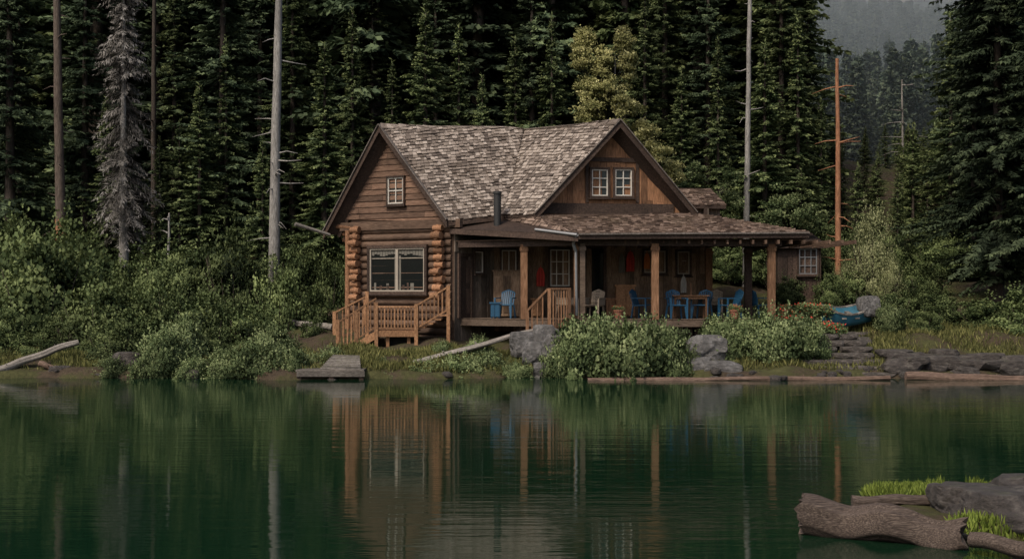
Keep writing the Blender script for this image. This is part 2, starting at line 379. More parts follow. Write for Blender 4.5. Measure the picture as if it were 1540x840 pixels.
def window(mb,F,px0,py0,px1,py1,nxp,nyp,sash=1,fw=.07,mw=.022,proud=.06,curtain=0,outer=.1,gl=1,sm=0):
    u0,v1=onpl(px0,py0,F); u1,v0=onpl(px1,py1,F)
    p=proud
    mb.box(F,u0-outer,u1+outer,v0-outer,v0,p-.08,p+.05,3); mb.box(F,u0-outer,u1+outer,v1,v1+outer,p-.08,p+.052,3)
    mb.box(F,u0-outer,u0,v0,v1,p-.08,p+.045,3); mb.box(F,u1,u1+outer,v0,v1,p-.08,p+.045,3)
    mb.box(F,u0-outer-.04,u1+outer+.04,v0-outer-.04,v0-outer,p-.08,p+.1,3)
    mb.box(F,u0,u1,v0,v1,p-.07,p-.05,gl,.5)
    sw=(u1-u0)/sash
    for s in range(sash):
        a=u0+s*sw;bb=a+sw; f=fw*.6; q0=p-.045;q1=p+.02
        mb.box(F,a,bb,v0,v0+f,q0,q1,sm);mb.box(F,a,bb,v1-f,v1,q0,q1,sm)
        mb.box(F,a,a+f,v0+f,v1-f,q0,q1,sm);mb.box(F,bb-f,bb,v0+f,v1-f,q0,q1,sm)
        for i in range(1,nxp): x=a+(bb-a)*i/nxp; mb.box(F,x-mw/2,x+mw/2,v0+f,v1-f,q0,q1-.012,sm)
        for i in range(1,nyp): y=v0+(v1-v0)*i/nyp; mb.box(F,a+f,bb-f,y-mw/2,y+mw/2,q0,q1-.009,sm)
        if curtain:
            for i in range(9):
                x=a+f+(bb-a-2*f)*i/9
                mb.box(F,x,x+(bb-a-2*f)/9-.012,v1-f-.14-random.uniform(0,.1),v1-f-.01,q0-.003,q0+random.uniform(.002,.012),2)
            y=v1-f-.3; mb.box(F,a+f,bb-f,y,y+.025,q0-.002,q0+.02,sm)
            mb.box(F,(bb-f-.08) if s==0 else (a+f),(bb-f) if s==0 else (a+f+.08),v0+f,v1-f-.2,q0-.004,q0+.001,2,.3)
            for i in range(4):
                x=a+f+.06+random.uniform(0,(bb-a)-2*f-.25); mb.box(F,x,x+random.uniform(.06,.14),v0+f,v0+f+random.uniform(.1,.25),q0-.004,q0-.001,2 if i%2 else 3)
wn=MB()
window(wn,FA,561,374,643,438,1,1,2,.08,.03,.17,1,.1,1,5)
window(wn,FA,586,268,609,306,2,2,1,.06,.03,.09,0,.06,4)
rB=(J-Bap); rB.z=0; rB.normalize()
b0=Ble+rB*.5; b1=Bre+rB*.5; b2=Bap+rB*.5
uB=Vector((b1.x-b0.x,b1.y-b0.y,0)).normalized(); nB=Vector((uB.y,-uB.x,0))
FB=(Vector((b0.x,b0.y,0)),uB,Z,nB); LB=(Vector((b1.x,b1.y,0))-FB[0]).length
bap=(Vector((b2.x,b2.y,0))-FB[0]).dot(uB)
wb=MB(); zb=4.55
def roofB(u): return (b0.z+(b2.z-b0.z)*u/bap if u<bap else b2.z+(b1.z-b2.z)*(u-bap)/(LB-bap))-.11
core=[pt(FB,0.1,zb),pt(FB,LB-.1,zb),pt(FB,LB-.1,roofB(LB-.1)),pt(FB,bap,roofB(bap)),pt(FB,.1,roofB(.1))]
wb.prism(core,-nB*.15,1,.2)
g=[pt(FB,.15,zb,.01),pt(FB,LB-.15,zb,.01),pt(FB,LB-.15,roofB(LB-.15),.01),pt(FB,bap,roofB(bap),.01),pt(FB,.15,roofB(.15),.01)]
clad(wb,g,Z,uB,nB,.19,3,5,.03,0,1.0,.008,.4)
vb=onpl(930,305,FB)[1]; vb2=onpl(930,318,FB)[1]
wb.box(FB,.35,LB-.35,vb2-.1,vb-.03,.03,.1,1,.4)
va=onpl(930,243,FB)[1]; ux0=onpl(880,243,FB)[0]; ux1=onpl(960,243,FB)[0]
wb.box(FB,ux0-.35,ux1+.1,va-.02,va+.12,.03,.09,1,.5); 
wb.box(FB,ux0,ux0+.1,vb,va,.03,.085,1,.5); wb.box(FB,ux1-.1,ux1,vb,va,.03,.085,1,.5)
cb(wb,"porch_gable_wall",[m_vplank,m_trim])
window(wn,FB,889,255,913,295,2,3,1,.06,.03,.09,0,.07,4)
window(wn,FB,924,255,949,295,2,3,1,.06,.03,.09,0,.07,4)
q0=pt(FA,ur-.02,0); q1=Vector((XZ(742,40.6),40.6,0)); q2=Vector((XZ(1064,41.9),41.9,0)); q3=Vector((q2.x+.1,44.5,0)); q4=Vector((1.0,44.5,0))
qL=pt(FA,ul,0); qLb=qL+rA*6.5
pw=MB()
def wallseg(a,bb,z0,z1,mat=0,row=.17):
    u=(bb-a).normalized(); n=Vector((u.y,-u.x,0)); F=(a,u,Z,n); L=(bb-a).length
    pw.prism([pt(F,0,z0),pt(F,L,z0),pt(F,L,z1),pt(F,0,z1)],-n*.12,1,.3)
    clad(pw,[pt(F,0,z0,.005),pt(F,L,z0,.005),pt(F,L,z1,.005),pt(F,0,z1,.005)],Z,u,n,row,3,6,.028,mat,1.0,.008,.5)
    return F
F1=wallseg(q0,q1,.3,4.75); F2=wallseg(q1,q2,.4,4.3,2); F3=wallseg(q2,q3,.4,5.4)
wallseg(q3,qLb,.4,4.4); wallseg(qLb,qL,.3,4.45)
ex0=Vector((6.0,42.3,0)); ex1=Vector((7.35,42.3,0)); pw.prism([ex0+Z*4.3,ex1+Z*4.3,ex1+Z*5.45,ex0+Z*5.45],Vector((0,2,0)),0,.4)
m_warm=wood("porch_wall_boards",(.07,.042,.026),(.17,.11,.07),(.28,.2,.14),VERT)
cb(pw,"ground_floor_walls",[m_gplank,m_trim,m_warm])
window(wn,F1,712,378,724,410,1,1,1,.05,.02,.05,0,.05)
window(wn,F2,754,376,776,408,2,1,1,.05,.025,.05,0,.06)
window(wn,F2,827,375,856,430,3,3,1,.06,.028,.05,0,.07)
window(wn,F2,968,377,1000,410,2,1,1,.06,.028,.05,0,.07,1,5)
window(wn,F2,1018,378,1036,412,1,1,1,.06,.028,.05,1,.07,1,5)
def door(F,px0,py0,px1,zb,open_=False):
    u0,v1=onpl(px0,py0,F);u1,_=onpl(px1,py0,F)
    wn.box(F,u0-.1,u0,zb,v1+.1,.02,.09,3);wn.box(F,u1,u1+.1,zb,v1+.1,.02,.09,3);wn.box(F,u0,u1,v1,v1+.1,.02,.088,3)
    wn.box(F,u0,u1,zb,v1,.02,.04,1 if open_ else 3,.2)
    if not open_:
        for i in range(2):
            for j in range(2): wn.box(F,u0+.08+i*(u1-u0)/2,u0+(i+1)*(u1-u0)/2-.04,zb+.15+j*1.0,zb+.95+j*.95,.04,.055,3)
door(F2,880,374,907,1.63,True); door(F1,690,385,706,1.63)
cb(wn,"windows_and_doors",[m_white,m_glass,m_curt,m_trim,m_glass2,m_cream])
dk=MB()
D0=Vector((XZ(690,39.1),39.25,1.62)); D1=Vector((XZ(780,38.0),38.1,1.62)); D2=Vector((XZ(850,37.3),37.3,1.62)); D3=Vector((XZ(1186,37.9),37.9,1.62)); D4=Vector((9.0,42.0,1.62)); D5=q2+Z*1.62; D6=q1+Z*1.62
dpoly=[D0,D1,D2,D3,D4,D5,D6]
dk.prism([p-Z*.05 for p in dpoly],Vector((0,0,-.12)),1,.2)
clad(dk,[D2,D3,D4,Vector((D5.x,D5.y,1.62)),Vector((D6.x,D6.y,1.62)),D0,D1],Vector((1,0,0)),Vector((0,1,0)),Z,.15,2,4,.0,0,1,.01)
for a,bb in ((D0,D1),(D1,D2),(D2,D3),(D3,D4)):
    dk.beam(a-Z*.13,bb-Z*.13,.05,.2,0,.3)
for k in range(9):
    t=k/8; p=D2.lerp(D3,t)+Vector((0,.25,-.2)); dk.beam(p,Vector((p.x,p.y,.4)),.16,.16,1,.5)
for k in range(44):
    t=k/43; p=D1.lerp(D2,t*3.2) if t<.31 else D2.lerp(D3,(t-.31)/.69); 
    p=p+Vector((0,.35,-.24)); dk.beam(p,Vector((p.x,p.y,.35)),.17,.03,1)
cl=MB()
zc=4.12
cl.prism([Vector((PA.x,PA.y+.2,zc)),Vector((PFl.x+.05,PFl.y+.1,zc)),Vector((PFr.x-.1,PFr.y+.1,zc)),Vector((9.2,42.4,zc)),Vector((q2.x,q2.y+.3,zc)),Vector((q1.x,q1.y+.3,zc))],Z*.03,0,.2)
for k in range(22):
    x=PFl.x+.3+k*.4; cl.beam(Vector((x,37.45,zc-.07)),Vector((x,41.2,zc-.07)),.06,.12,0)
cb(cl,"porch_ceiling",[m_timber])
def post(px,Y,w=.24,mat=2,z1=4.0):
    x=XZ(px,Y); dk.beam((x,Y,1.62),(x,Y,z1),w,w,mat)
    dk.beam((x,Y,z1-.22),(x,Y,z1-.1),w+.05,w+.05,mat)
post(788,38.15,.22);post(866,37.45,.12);post(876,37.4,.16,0);post(985,37.55,.22);post(1160,37.95,.22);post(1125,39.6,.22,1);post(1066,41.5,.22)
def hb(p1,Y1,p2,Y2,z=4.05,h=.2): dk.beam((XZ(p1,Y1),Y1,z-.02),(XZ(p2,Y2),Y2,z-.02),.14,h,1,.5)
hb(868,37.42,1175,37.95); hb(690,39.0,866,37.42); hb(1164,38.0,1135,41.8)
cb(dk,"porch_deck_and_posts",[m_deck,m_trim,m_post])
pp=MB()
bx=P(748,337,38.75); pp.cyl(bx-Z*.2,bx+Z*1.02,.12,.12,14,0); pp.cyl(bx+Z*.98,bx+Z*1.06,.15,.15,14,0)
g0=P(868,353,36.85); pp.cyl(P(805,345,37.6),g0,.05,.05,8,1); pp.cyl(g0,P(862,366,37.2),.05,.05,8,1); pp.cyl(P(862,366,37.2),P(866,378,37.3),.05,.05,8,1); pp.cyl(P(866,378,37.3),P(867,474,37.3),.045,.045,8,1)
pp.cyl(P(444,337,40.2),P(496,353,40.9),.07,.05,8,2)
cb(pp,"stovepipe_and_gutter",[m_iron,m_metal,m_grey])
st=MB()
Yf=38.1;Yb=39.3; zl=P(0,497,Yf).z
xl=XZ(566,Yf);xm=XZ(626,Yf);xr=XZ(674,Yf)
for k in range(9): y=Yf+.02+k*(Yb-Yf)/9; st.beam((xl,y+.06,zl),(xm+.05,y+.06,zl),.125,.04,0)
st.beam((xl,Yf,zl-.1),(xm,Yf,zl-.1),.05,.18,0);
def rail(a,bb,h0=0,n=8,hh=.75,bot=.08,w=.045):
    a=Vector(a);bb=Vector(bb)
    st.beam(a+Z*hh,bb+Z*hh,.09,.05,0); st.beam(a+Z*bot,bb+Z*bot,.05,.05,0)
    for i in range(n):
        t=(i+.5)/n; p=a.lerp(bb,t); st.beam(p+Z*bot,p+Z*hh,w,w,0)
def pst(x,y,z0,z1,w=.11): st.beam((x,y,z0),(x,y,z1),w,w,0)
rail((xl,Yf,zl),(xm,Yf,zl),0,12,.76)
pst(xl,Yf,.3,zl+.9);pst(xm,Yf,.3,zl+.85)
rail((xm,Yf,zl),(xr,Yf+.1,zl+.6),0,8,.8); pst(xr,Yf+.1,.5,zl+1.45)
for k in range(4):
    t=(k+.5)/4; x=xm+(xr-xm)*t; st.beam((x,Yf+.05,zl+.09+.13*k),(x,Yb-.1,zl+.09+.13*k),.3,.04,0)
xd=XZ(508,Yf); 
for k in range(6):
    t=(k+.5)/6; x=xl+(xd-xl)*t; z=zl-.12*(k+1); st.beam((x,Yf+.02,z),(x,Yb,z),.26,.04,0); 
for y in (Yf,Yb): st.beam((xl,y,zl-.12),(xd,y,zl-.85),.05,.22,0)
rail((xl,Yf,zl+.05),(xd,Yf,zl-.72),0,10,.98); pst(XZ(536,Yf),Yf,.3,zl+.6); pst(xd,Yf,.3,zl+.35)
xlb=XZ(552,Yb);xdb=XZ(503,Yb)
rail((xlb,Yb,zl+.1),(xdb,Yb,zl-.45),0,6,1.0); pst(xlb,Yb,.3,zl+1.25); pst(xdb,Yb,.3,zl+.6)
for x in (xl+.35,xm-.25): st.beam((x,Yf+.15,.4),(x,Yf+.15,zl-.1),.1,.1,0)
st.prism([Vector((xl+.4,Yf+.3,.3)),Vector((xm-.3,Yf+.3,.3)),Vector((xm-.3,Yf+.3,zl-.1)),Vector((xl+.4,Yf+.3,zl-.1))],Vector((0,.05,0)),1)  # near-black sheet under the landing: crawlspace shade put into its colour
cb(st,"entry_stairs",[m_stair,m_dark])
ps=MB()
px0=XZ(858,37.3);px1=XZ(792,37.3)
for k in range(5):
    t=(k+.5)/5; x=px0+(px1-px0)*t; ps.beam((x,37.0,1.55-.15*k),(x,38.0,1.55-.15*k),.3,.05,0)
ps.beam((XZ(824,36.95),36.95,P(0,434,36.95).z),(px0,36.95,P(0,434,36.95).z),.09,.06,0)
ps.beam((XZ(824,36.95),36.95,P(0,434,36.95).z),(XZ(790,36.95),36.95,P(0,470,36.95).z),.09,.06,0)
for px,py,b2_ in ((826,434,.6),(856,434,1.2),(793,468,.5)): ps.beam((XZ(px,36.95),36.95,b2_),(XZ(px,36.95),36.95,P(0,py,36.95).z),.1,.1,0)
for i in range(6):
    px=832+i*4; ps.beam((XZ(px,36.95),36.95,1.35),(XZ(px,36.95),36.95,P(0,434,36.95).z),.04,.04,0)
for px in (800,808,816): ps.beam((XZ(px,36.95),36.95,.95),(XZ(px,36.95),36.95,P(0,434+(824-px)*1.05,36.95).z),.04,.04,0)
cb(ps,"porch_steps",[m_post])
# ------------------------------------------------------------ porch furniture
def chair(x,y,z,yaw,mat,name="patio_chair"):
    m=MB()
    for sx in(-1,1):
        for sy in(-1,1): m.beam((sx*.27,sy*.26,0),(sx*.22,sy*.22,.43 if sy<0 else .42),.05,.04,0)
        m.beam((sx*.27,-.27,0),(sx*.28,-.25,.64),.05,.04,0)
        m.beam((sx*.28,-.27,.65),(sx*.27,.25,.66),.08,.03,0)
    m.prism([Vector((-.24,-.26,.42)),Vector((.24,-.26,.42)),Vector((.21,.22,.39)),Vector((-.21,.22,.39))],Z*.035,0)
    nb=7 if mat!=m_wicker else 13
    for i in range(nb):
        t=(i-(nb-1)/2)/((nb-1)/2); m.beam((t*.19,.22,.42),(t*.22,.36,.90-.07*t*t),.045 if nb==7 else .03,.02,0)
    if nb==13:
        for k in range(5): z_=.5+k*.08; m.beam((-.2,.235+k*.025,z_),(.2,.235+k*.025,z_),.03,.03,0)
        for sx in(-1,1): m.prism([Vector((sx*.265,-.24,.44)),Vector((sx*.265,.24,.44)),Vector((sx*.275,.24,.64)),Vector((sx*.275,-.24,.64))],Vector((sx*.02,0,0)),0)
    m.beam((-.22,.355,.83),(0,.375,.92),.035,.06,0); m.beam((0,.375,.92),(.22,.355,.83),.035,.06,0)
    m.beam((-.22,.25,.46),(.22,.25,.46),.035,.05,0)
    o=m.build(name,[mat]); o.location=(x,y,z); o.rotation_euler=(0,0,yaw); return o
zd=1.625
for px,Y_,yaw,mt in ((966,39.2,1.0,m_blue),(1017,38.4,.2,m_blue),(1056,39.0,-.5,m_blue),(1098,38.6,-1.2,m_blue),(1140,39.9,2.2,m_blue),(893,38.3,-.5,m_wicker),(853,39.2,.9,m_wicker),(760,39.3,-.3,m_blue),(1075,40.8,-.3,m_wicker)):
    chair(XZ(px,Y_),Y_,zd,yaw,mt,"wicker_chair" if mt is m_wicker else "patio_chair")
t=MB(); tx=XZ(1037,38.9)
for k in range(5): t.beam((tx-.6,38.62+k*.14,zd+.74),(tx+.6,38.62+k*.14,zd+.74),.13,.03,0)
for sx in(-1,1):
    for sy in(-1,1): t.beam((tx+sx*.5,38.9+sy*.26,zd),(tx+sx*.5,38.9+sy*.26,zd+.73),.06,.06,0)
t.beam((tx-.52,38.64,zd+.68),(tx+.52,38.64,zd+.68),.03,.09,0)
t.cyl((tx+.05,38.9,zd+.7),(tx+.05,38.9,zd+1.15),.03,.025,8,0)
t.build("patio_table",[m_post])
for nm,px0,px1,py0,py1,Y_,mt,dd in (("storage_chest",926,954,430,472,40.6,m_stair,.5),("wood_cabinet",742,783,408,474,40.3,m_warm,.4),("cooler_box",738,752,456,474,39.2,m_blue,.3),("wooden_crate",912,925,450,474,40.7,m_post,.3),("wooden_crate",800,815,450,474,40.3,m_stair,.3)):
    m=MB(); x0=XZ(px0,Y_);x1=XZ(px1,Y_); z1=P(0,py0,Y_).z
    m.beam(((x0+x1)/2,Y_,zd+.05),((x0+x1)/2,Y_,z1),x1-x0,dd,0)
    m.beam((x0-.04,Y_,z1+.02),(x1+.04,Y_,z1+.02),dd+.08,.05,0)
    nn=max(2,int((x1-x0)/.3))
    for i in range(nn):
        a=x0+(x1-x0)*i/nn+.03; e=x0+(x1-x0)*(i+1)/nn-.03
        m.beam((a,Y_-dd/2-.01,(zd+z1)/2),(e,Y_-dd/2-.01,(zd+z1)/2),.02,(z1-zd)*.8,0)
    for sx in (x0+.03,x1-.03): m.beam((sx,Y_-dd/2+.05,zd),(sx,Y_-dd/2+.05,zd+.1),.05,.05,0)
    m.build(nm,[mt])
def cloth(name,px,py0,py1,Y_,wd,mat):
    m=MB(); x=XZ(px,Y_); z0=P(0,py0,Y_).z; z1=P(0,py1,Y_).z; vs=[];n=9
    for r in range(6):
        tt=r/5
        for i in range(n):
            a=i/(n-1)-.5; ww=wd*(.45+.55*min(1,tt*3)); vs.append((x+a*ww,Y_+.05*math.sin(i*2.2+r*.3)*(.3+tt)-.02,z0+(z1-z0)*tt+(-.04*abs(a) if r==0 else 0)))
    fs=[(r*n+i,r*n+i+1,(r+1)*n+i+1,(r+1)*n+i) for r in range(5) for i in range(n-1)]
    m.add(vs,fs,0,.5,True); m.beam((x,Y_+.03,z0+.02),(x,Y_-.02,z0+.06),.03,.03,0)
    m.build(name,[mat])
cloth("hanging_jacket",813,402,430,40.7,.28,m_red); cloth("hanging_towel",948,378,408,41.2,.28,m_red); cloth("hanging_towel",935,382,410,41.2,.2,m_curt); cloth("hanging_towel",973,380,404,41.2,.2,m_orange); cloth("hanging_towel",1028,415,440,41.3,.2,m_whitepl)
# shed half hidden behind the shrubs on the right
sd=MB(); FS=(Vector((9.9,44.6,0)),Vector((1,0,0)),Z,Vector((0,-1,0)))
sd.prism([Vector((9.9,44.6,1)),Vector((11.5,44.6,1)),Vector((11.5,44.6,4.15)),Vector((9.9,44.6,4.15))],Vector((0,2.0,0)),3,.2)
clad(sd,[Vector((9.9,44.595,1)),Vector((11.5,44.595,1)),Vector((11.5,44.595,4.15)),Vector((9.9,44.595,4.15))],Z,Vector((1,0,0)),Vector((0,-1,0)),.18,3,5,.02,3,1,.006)
sd.prism([Vector((9.7,44.3,4.1)),Vector((11.7,44.3,4.1)),Vector((11.7,46.8,4.7)),Vector((9.7,46.8,4.7))],Z*.1,3,.2)
window(sd,FS,1201,374,1228,412,3,3,1,.06,.03,.06,0,.06,4)
sd.build("garden_shed",[m_metal,m_glass,m_curt,m_trim,m_glass2])
# ------------------------------------------------------------ blue rowboat
bt=MB(); L=1.75; ns=9; vs=[]
for i in range(ns):
    t=i/(ns-1); wd=.42*math.sin(math.pi*min(1,.22+t*.78))**.6*(1 if t<.75 else 1-(t-.75)*2.6); wd=max(wd,.02); sheer=.42+.22*(2*t-.8)**2
    x=(t-.5)*L; prof=[(-1,sheer),(-.86,sheer*.5),(-.45,.04),(0,0),(.45,.04),(.86,sheer*.5),(1,sheer)]
    vs+= [Vector((x,p*wd,z+(.12*t*t if z<.1 else 0))) for p,z in prof]
k=7; fs=[(i*k+j,i*k+j+1,(i+1)*k+j+1,(i+1)*k+j) for i in range(ns-1) for j in range(k-1)]
bt.add(vs,fs,0,.5,True); bt.add([v*.955+Vector((0,0,.03)) for v in vs],fs,1,.5,True)
bt.add(vs[:7],[tuple(range(7))],0,.5)
for i in range(ns-1):
    for j in (0,6): bt.beam(vs[i*k+j],vs[(i+1)*k+j],.05,.04,2)
for i in (2,4,6): bt.beam(vs[i*k]-Z*.12,vs[i*k+6]-Z*.12,.14,.03,2)
o=bt.build("rowboat",[m_bluep,m_bluep,m_grey]); bx=XZ(1280,38.9); o.location=(bx,38.9,gz(bx,38.9)+.28); o.rotation_euler=(.22,-.06,.12); o.scale=(1.0,1.2,1.25)
# ------------------------------------------------------------ rocks
def rock(name,x,y,z,sx,sy,sz,seed,mat=m_rock,sub=4,amp=.28,rz=0,flat=False):
    import bmesh
    bm=bmesh.new(); bmesh.ops.create_icosphere(bm,subdivisions=sub,radius=1)
    o=Vector((seed*3.7,seed*1.9,seed*.7))
    for v in bm.verts:
        p=v.co.copy(); n=p.normalized()
        d=1+amp*noise.noise(p*1.1+o)*1.4+amp*.5*noise.noise(p*2.6+o)+amp*.22*noise.noise(p*7+o)
        cell=noise.cell(p*1.4+o)*.08
        q=n*(d+cell)
        for ax in range(3): q[ax]=max(-.82,min(.82,q[ax]))+.12*q[ax]
        if flat: q.z=max(-.5,min(.5+.1*noise.noise(p*3+o),q.z))
        v.co=q
    me=bpy.data.meshes.new(name); bm.to_mesh(me); bm.free(); me.materials.append(mat)
    for p in me.polygons: p.use_smooth=True
    try: me.set_sharp_from_angle(angle=math.radians(35))
    except Exception: pass
    return obj(name,me,(x,y,z),rz,(sx,sy,sz))
def rk(px,py0,py1,Y_,wpx,seed,mat=m_rock,**kw):
    s=FPX/Y_; zc_=P(0,(py0+py1)/2,Y_).z; rock("boulder",XZ(px,Y_),Y_,zc_,wpx/2/s/.9,max(.25,wpx/2/s*.8),(py1-py0)/2/s/.85,seed,mat,rz=0,**kw)
for i,a in enumerate([(788,500,535,36.3,42),(822,490,530,36.2,40),(806,515,550,35.6,40),(838,505,545,35.7,44),(850,530,572,35.2,50),(1062,505,545,35.6,58),(1085,543,568,34.9,56),(1050,538,568,34.9,44),(1110,520,550,36.0,50),(1306,446,475,38.6,30),(825,545,572,35.0,44),(190,530,556,35.3,40),(92,550,566,35.2,30),(285,556,574,34.5,30),(1410,535,562,35.5,70),(1480,532,562,35.7,60),(1530,536,565,35.3,70),(1355,540,568,35.0,60),(1450,552,570,34.9,40),(150,560,570,34.9,40)]):
    rk(*a,seed=i+1,mat=m_rock if i<11 else m_rockd)
rr_=random.Random(12)
for i in range(34):
    x=rr_.choice([rr_.uniform(-15.5,15.5),rr_.uniform(4,15)]); y=float(shore(x))+rr_.uniform(-.05,.35); s=rr_.uniform(.05,.17)
    rock("shore_stone",x,y,gz(x,y)+s*.1,s*rr_.uniform(1,1.8),s,s*.7,200+i,m_rockd,2,.3,rr_.uniform(0,3))
ls=random.Random(5)
for lv in range(7):
    w0=1180+lv*9; w1=1338-lv*8; n_=3 if lv<4 else 2; Y_=34.9+lv*.36
    for k in range(n_):
        a=w0+(w1-w0)*k/n_; e=w0+(w1-w0)*(k+1)/n_; px=(a+e)/2+ls.uniform(-5,5); hw=(e-a)/2*Y_/FPX
        rock("stone_slab",XZ(px,Y_),Y_+ls.uniform(-.06,.06),P(0,563-lv*9.5,Y_).z,hw*ls.uniform(1.05,1.3),.36,.17,40+lv*3+k,m_slate,3,.14,ls.uniform(-.12,.12),True)
for i in range(14):
    px=1345+i*15; Y_=35.0+ls.uniform(0,.9); rock("stone_slab",XZ(px,Y_),Y_,gz(XZ(px,Y_),Y_)+ls.uniform(.02,.2),ls.uniform(.4,.8),.45,ls.uniform(.15,.28),90+i,m_rockd,3,.25,ls.uniform(-.4,.4),True)
for k in range(3):
    rock("stone_step",XZ(1280,37.3+k*.6),37.3+k*.6,gz(XZ(1280,37.3+k*.6),37.3+k*.6)+.1,.65,.3,.17,70+k,m_slate,3,.12,0,True)
rock("boulder",XZ(1455,13.0),13.0,.18,.36,.36,.24,81,m_rockd,5,.3,.2)
rock("boulder",XZ(1520,12.4),12.4,.14,.48,.5,.32,82,m_rockd,5,.3,.6)
rock("boulder",XZ(1500,10.9),10.75,-.17,.95,.5,.26,83,m_rockd,5,.3,.1,True)
rock("boulder",XZ(1392,10.9),10.9,-.14,.3,.3,.2,84,m_rockd,4,.3,0)
rock("boulder",XZ(1430,13.9),13.9,.12,.3,.3,.16,85,m_rockd,4,.3,0)
rock("boulder",XZ(1560,13.8),13.8,.1,.5,.4,.3,86,m_rockd,4,.3,0)
def logobj(name,p0,p1,r0,r1,mat,seg=16,rings=14,flat=1,rag=.0,stubs=2):
    m=MB(); p0=Vector(p0);p1=Vector(p1);d=(p1-p0);Ln=d.length;dn=d.normalized();a=dn.cross(Z).normalized();b_=a.cross(dn)
    vs=[];sd_=random.random()*50; R=rings*3
    for k in range(R+1):
        t=k/R; c=p0+d*t+a*noise.noise(Vector((t*3,sd_,0)))*r0*.9+b_*noise.noise(Vector((t*3,sd_,9)))*r0*.6
        for i in range(seg*2):
            an=math.pi*i/seg; r=(r0+(r1-r0)*t)*(1+.24*noise.noise(Vector((math.cos(an)*2.2,math.sin(an)*2.2,t*Ln*.6+sd_)))+.16*noise.noise(Vector((math.cos(an)*7,math.sin(an)*7,t*Ln*.5))))
            ee=dn*rag*noise.noise(Vector((math.cos(an)*3,math.sin(an)*3,sd_)))*r0 if k in(0,R) else Vector((0,0,0))
            vs.append(c+a*math.cos(an)*r+b_*math.sin(an)*r*flat+ee)
    S=seg*2; fs=[(k*S+i,k*S+(i+1)%S,(k+1)*S+(i+1)%S,(k+1)*S+i) for k in range(R) for i in range(S)]
    m.add(vs,fs,0,.55,True)
    for ring,c0,sg in ((vs[:S],p0,-1),(vs[-S:],p1,1)):
        c=sum(ring,Vector((0,0,0)))/S; m.add(list(ring)+[c-dn*sg*r0*.1],[((i+1)%S,i,S) if sg<0 else (i,(i+1)%S,S) for i in range(S)],0,.75)
    for q in range(stubs):
        t=random.uniform(.2,.8); an=random.uniform(.3,2.8); c=p0+d*t; e=c+(a*math.cos(an)+b_*math.sin(an))*r0*1.25; m.cyl(c,e,r0*.25,r0*.12,7,0)
    return m.build(name,[mat])
logobj("driftwood_log",(XZ(1209,12.3),12.4,.16),(XZ(1445,11.9),11.8,.10),.2,.19,m_drift2,rag=.6,stubs=0)
logobj("driftwood_log",(XZ(1285,13.2),13.3,.17),(XZ(1425,13),13.2,.2),.07,.06,m_drift2,stubs=0)
logobj("driftwood_log",(XZ(1465,11.3),11.4,.14),(XZ(1600,10.9),10.8,.12),.07,.08,m_drift2,stubs=0)
logobj("driftwood_log",P(884,573,33.7),P(1338,568,33.8),.11,.09,m_drift,flat=.8)
logobj("driftwood_log",P(930,579,33.3),P(1130,577,33.35),.06,.05,m_drift)
logobj("driftwood_log",P(1362,566,34.0),P(1600,573,33.7),.13,.12,m_drift)
logobj("driftwood_log",P(-25,563,34.7),P(118,514,36.0),.13,.08,m_grey)
logobj("driftwood_log",P(60,545,35.3),P(88,556,35.1),.09,.08,m_drift)
logobj("driftwood_log",P(612,548,35.4),P(800,497,37.0),.17,.11,m_grey,flat=.55)
logobj("driftwood_log",P(440,485,40.5),P(500,492,40.0),.1,.1,m_grey)
dc=MB()
for k in range(7):
    y=34.0+k*.16; dc.beam((XZ(447,34.2),y,P(0,556,34.2).z),(XZ(549,34.2),y,P(0,556,34.2).z+.01),.15,.05,0)
dc.beam((XZ(447,34),33.92,.17),(XZ(549,34),33.92,.17),.05,.16,0)
for px in (452,500,545):
    for y in (34.0,34.9): dc.beam((XZ(px,34.2),y,-.8),(XZ(px,34.2),y,.22),.13,.13,1)
for k in range(9):
    t=k/8; a=P(482,553,34.1).lerp(P(500,534,34.9),t); e=P(543,555,34.1).lerp(P(541,535,34.9),t); dc.beam(a,e,.075,.035,2)
for px0_,px1_ in ((486,503),(540,538)):
    dc.beam(P(px0_,557,34.1),P(px1_,538,34.9),.05,.07,0)
for px in (503,538): dc.beam(P(px,540,34.9),Vector((XZ(px,34.9),34.9,.2)),.06,.06,0)
dc.build("small_dock",[m_dock,m_trim,m_pale_w])
# ------------------------------------------------------------ foliage generators
def kites(Pp,D,Wd,L,w):
    n=len(Pp); V_=np.empty((n,4,3)); D=D/np.linalg.norm(D,axis=1,keepdims=True)
    Wd=np.cross(D,Wd); Wd/= (np.linalg.norm(Wd,axis=1,keepdims=True)+1e-9)
    V_[:,0]=Pp; V_[:,1]=Pp+D*(L*.45)[:,None]+Wd*w[:,None]; V_[:,2]=Pp+D*L[:,None]; V_[:,3]=Pp+D*(L*.45)[:,None]-Wd*w[:,None]
    return V_
def trunk_np(h,r0,r1=.03,seg=9,rings=10,seed=0,lean=0):
    rg=np.random.default_rng(seed); vs=[];fs=[]
    ox=oy=0
    for k in range(rings+1):
        t=k/rings; r=(r0*(1-t)+r1*t)*(1.35 if k==0 else 1)
        if k: ox+=rg.normal()*lean; oy+=rg.normal()*lean
        for i in range(seg):
            a=2*math.pi*i/seg; q=r*(1+rg.uniform(-.08,.08)); vs.append((ox+math.cos(a)*q,oy+math.sin(a)*q,h*t-.4*(k==0)))
    for k in range(rings):
        for i in range(seg): fs.append((k*seg+i,k*seg+(i+1)%seg,(k+1)*seg+(i+1)%seg,(k+1)*seg+i))
    return np.array(vs),np.array(fs)
def unit(a): return a/(np.linalg.norm(a,axis=-1,keepdims=True)+1e-9)
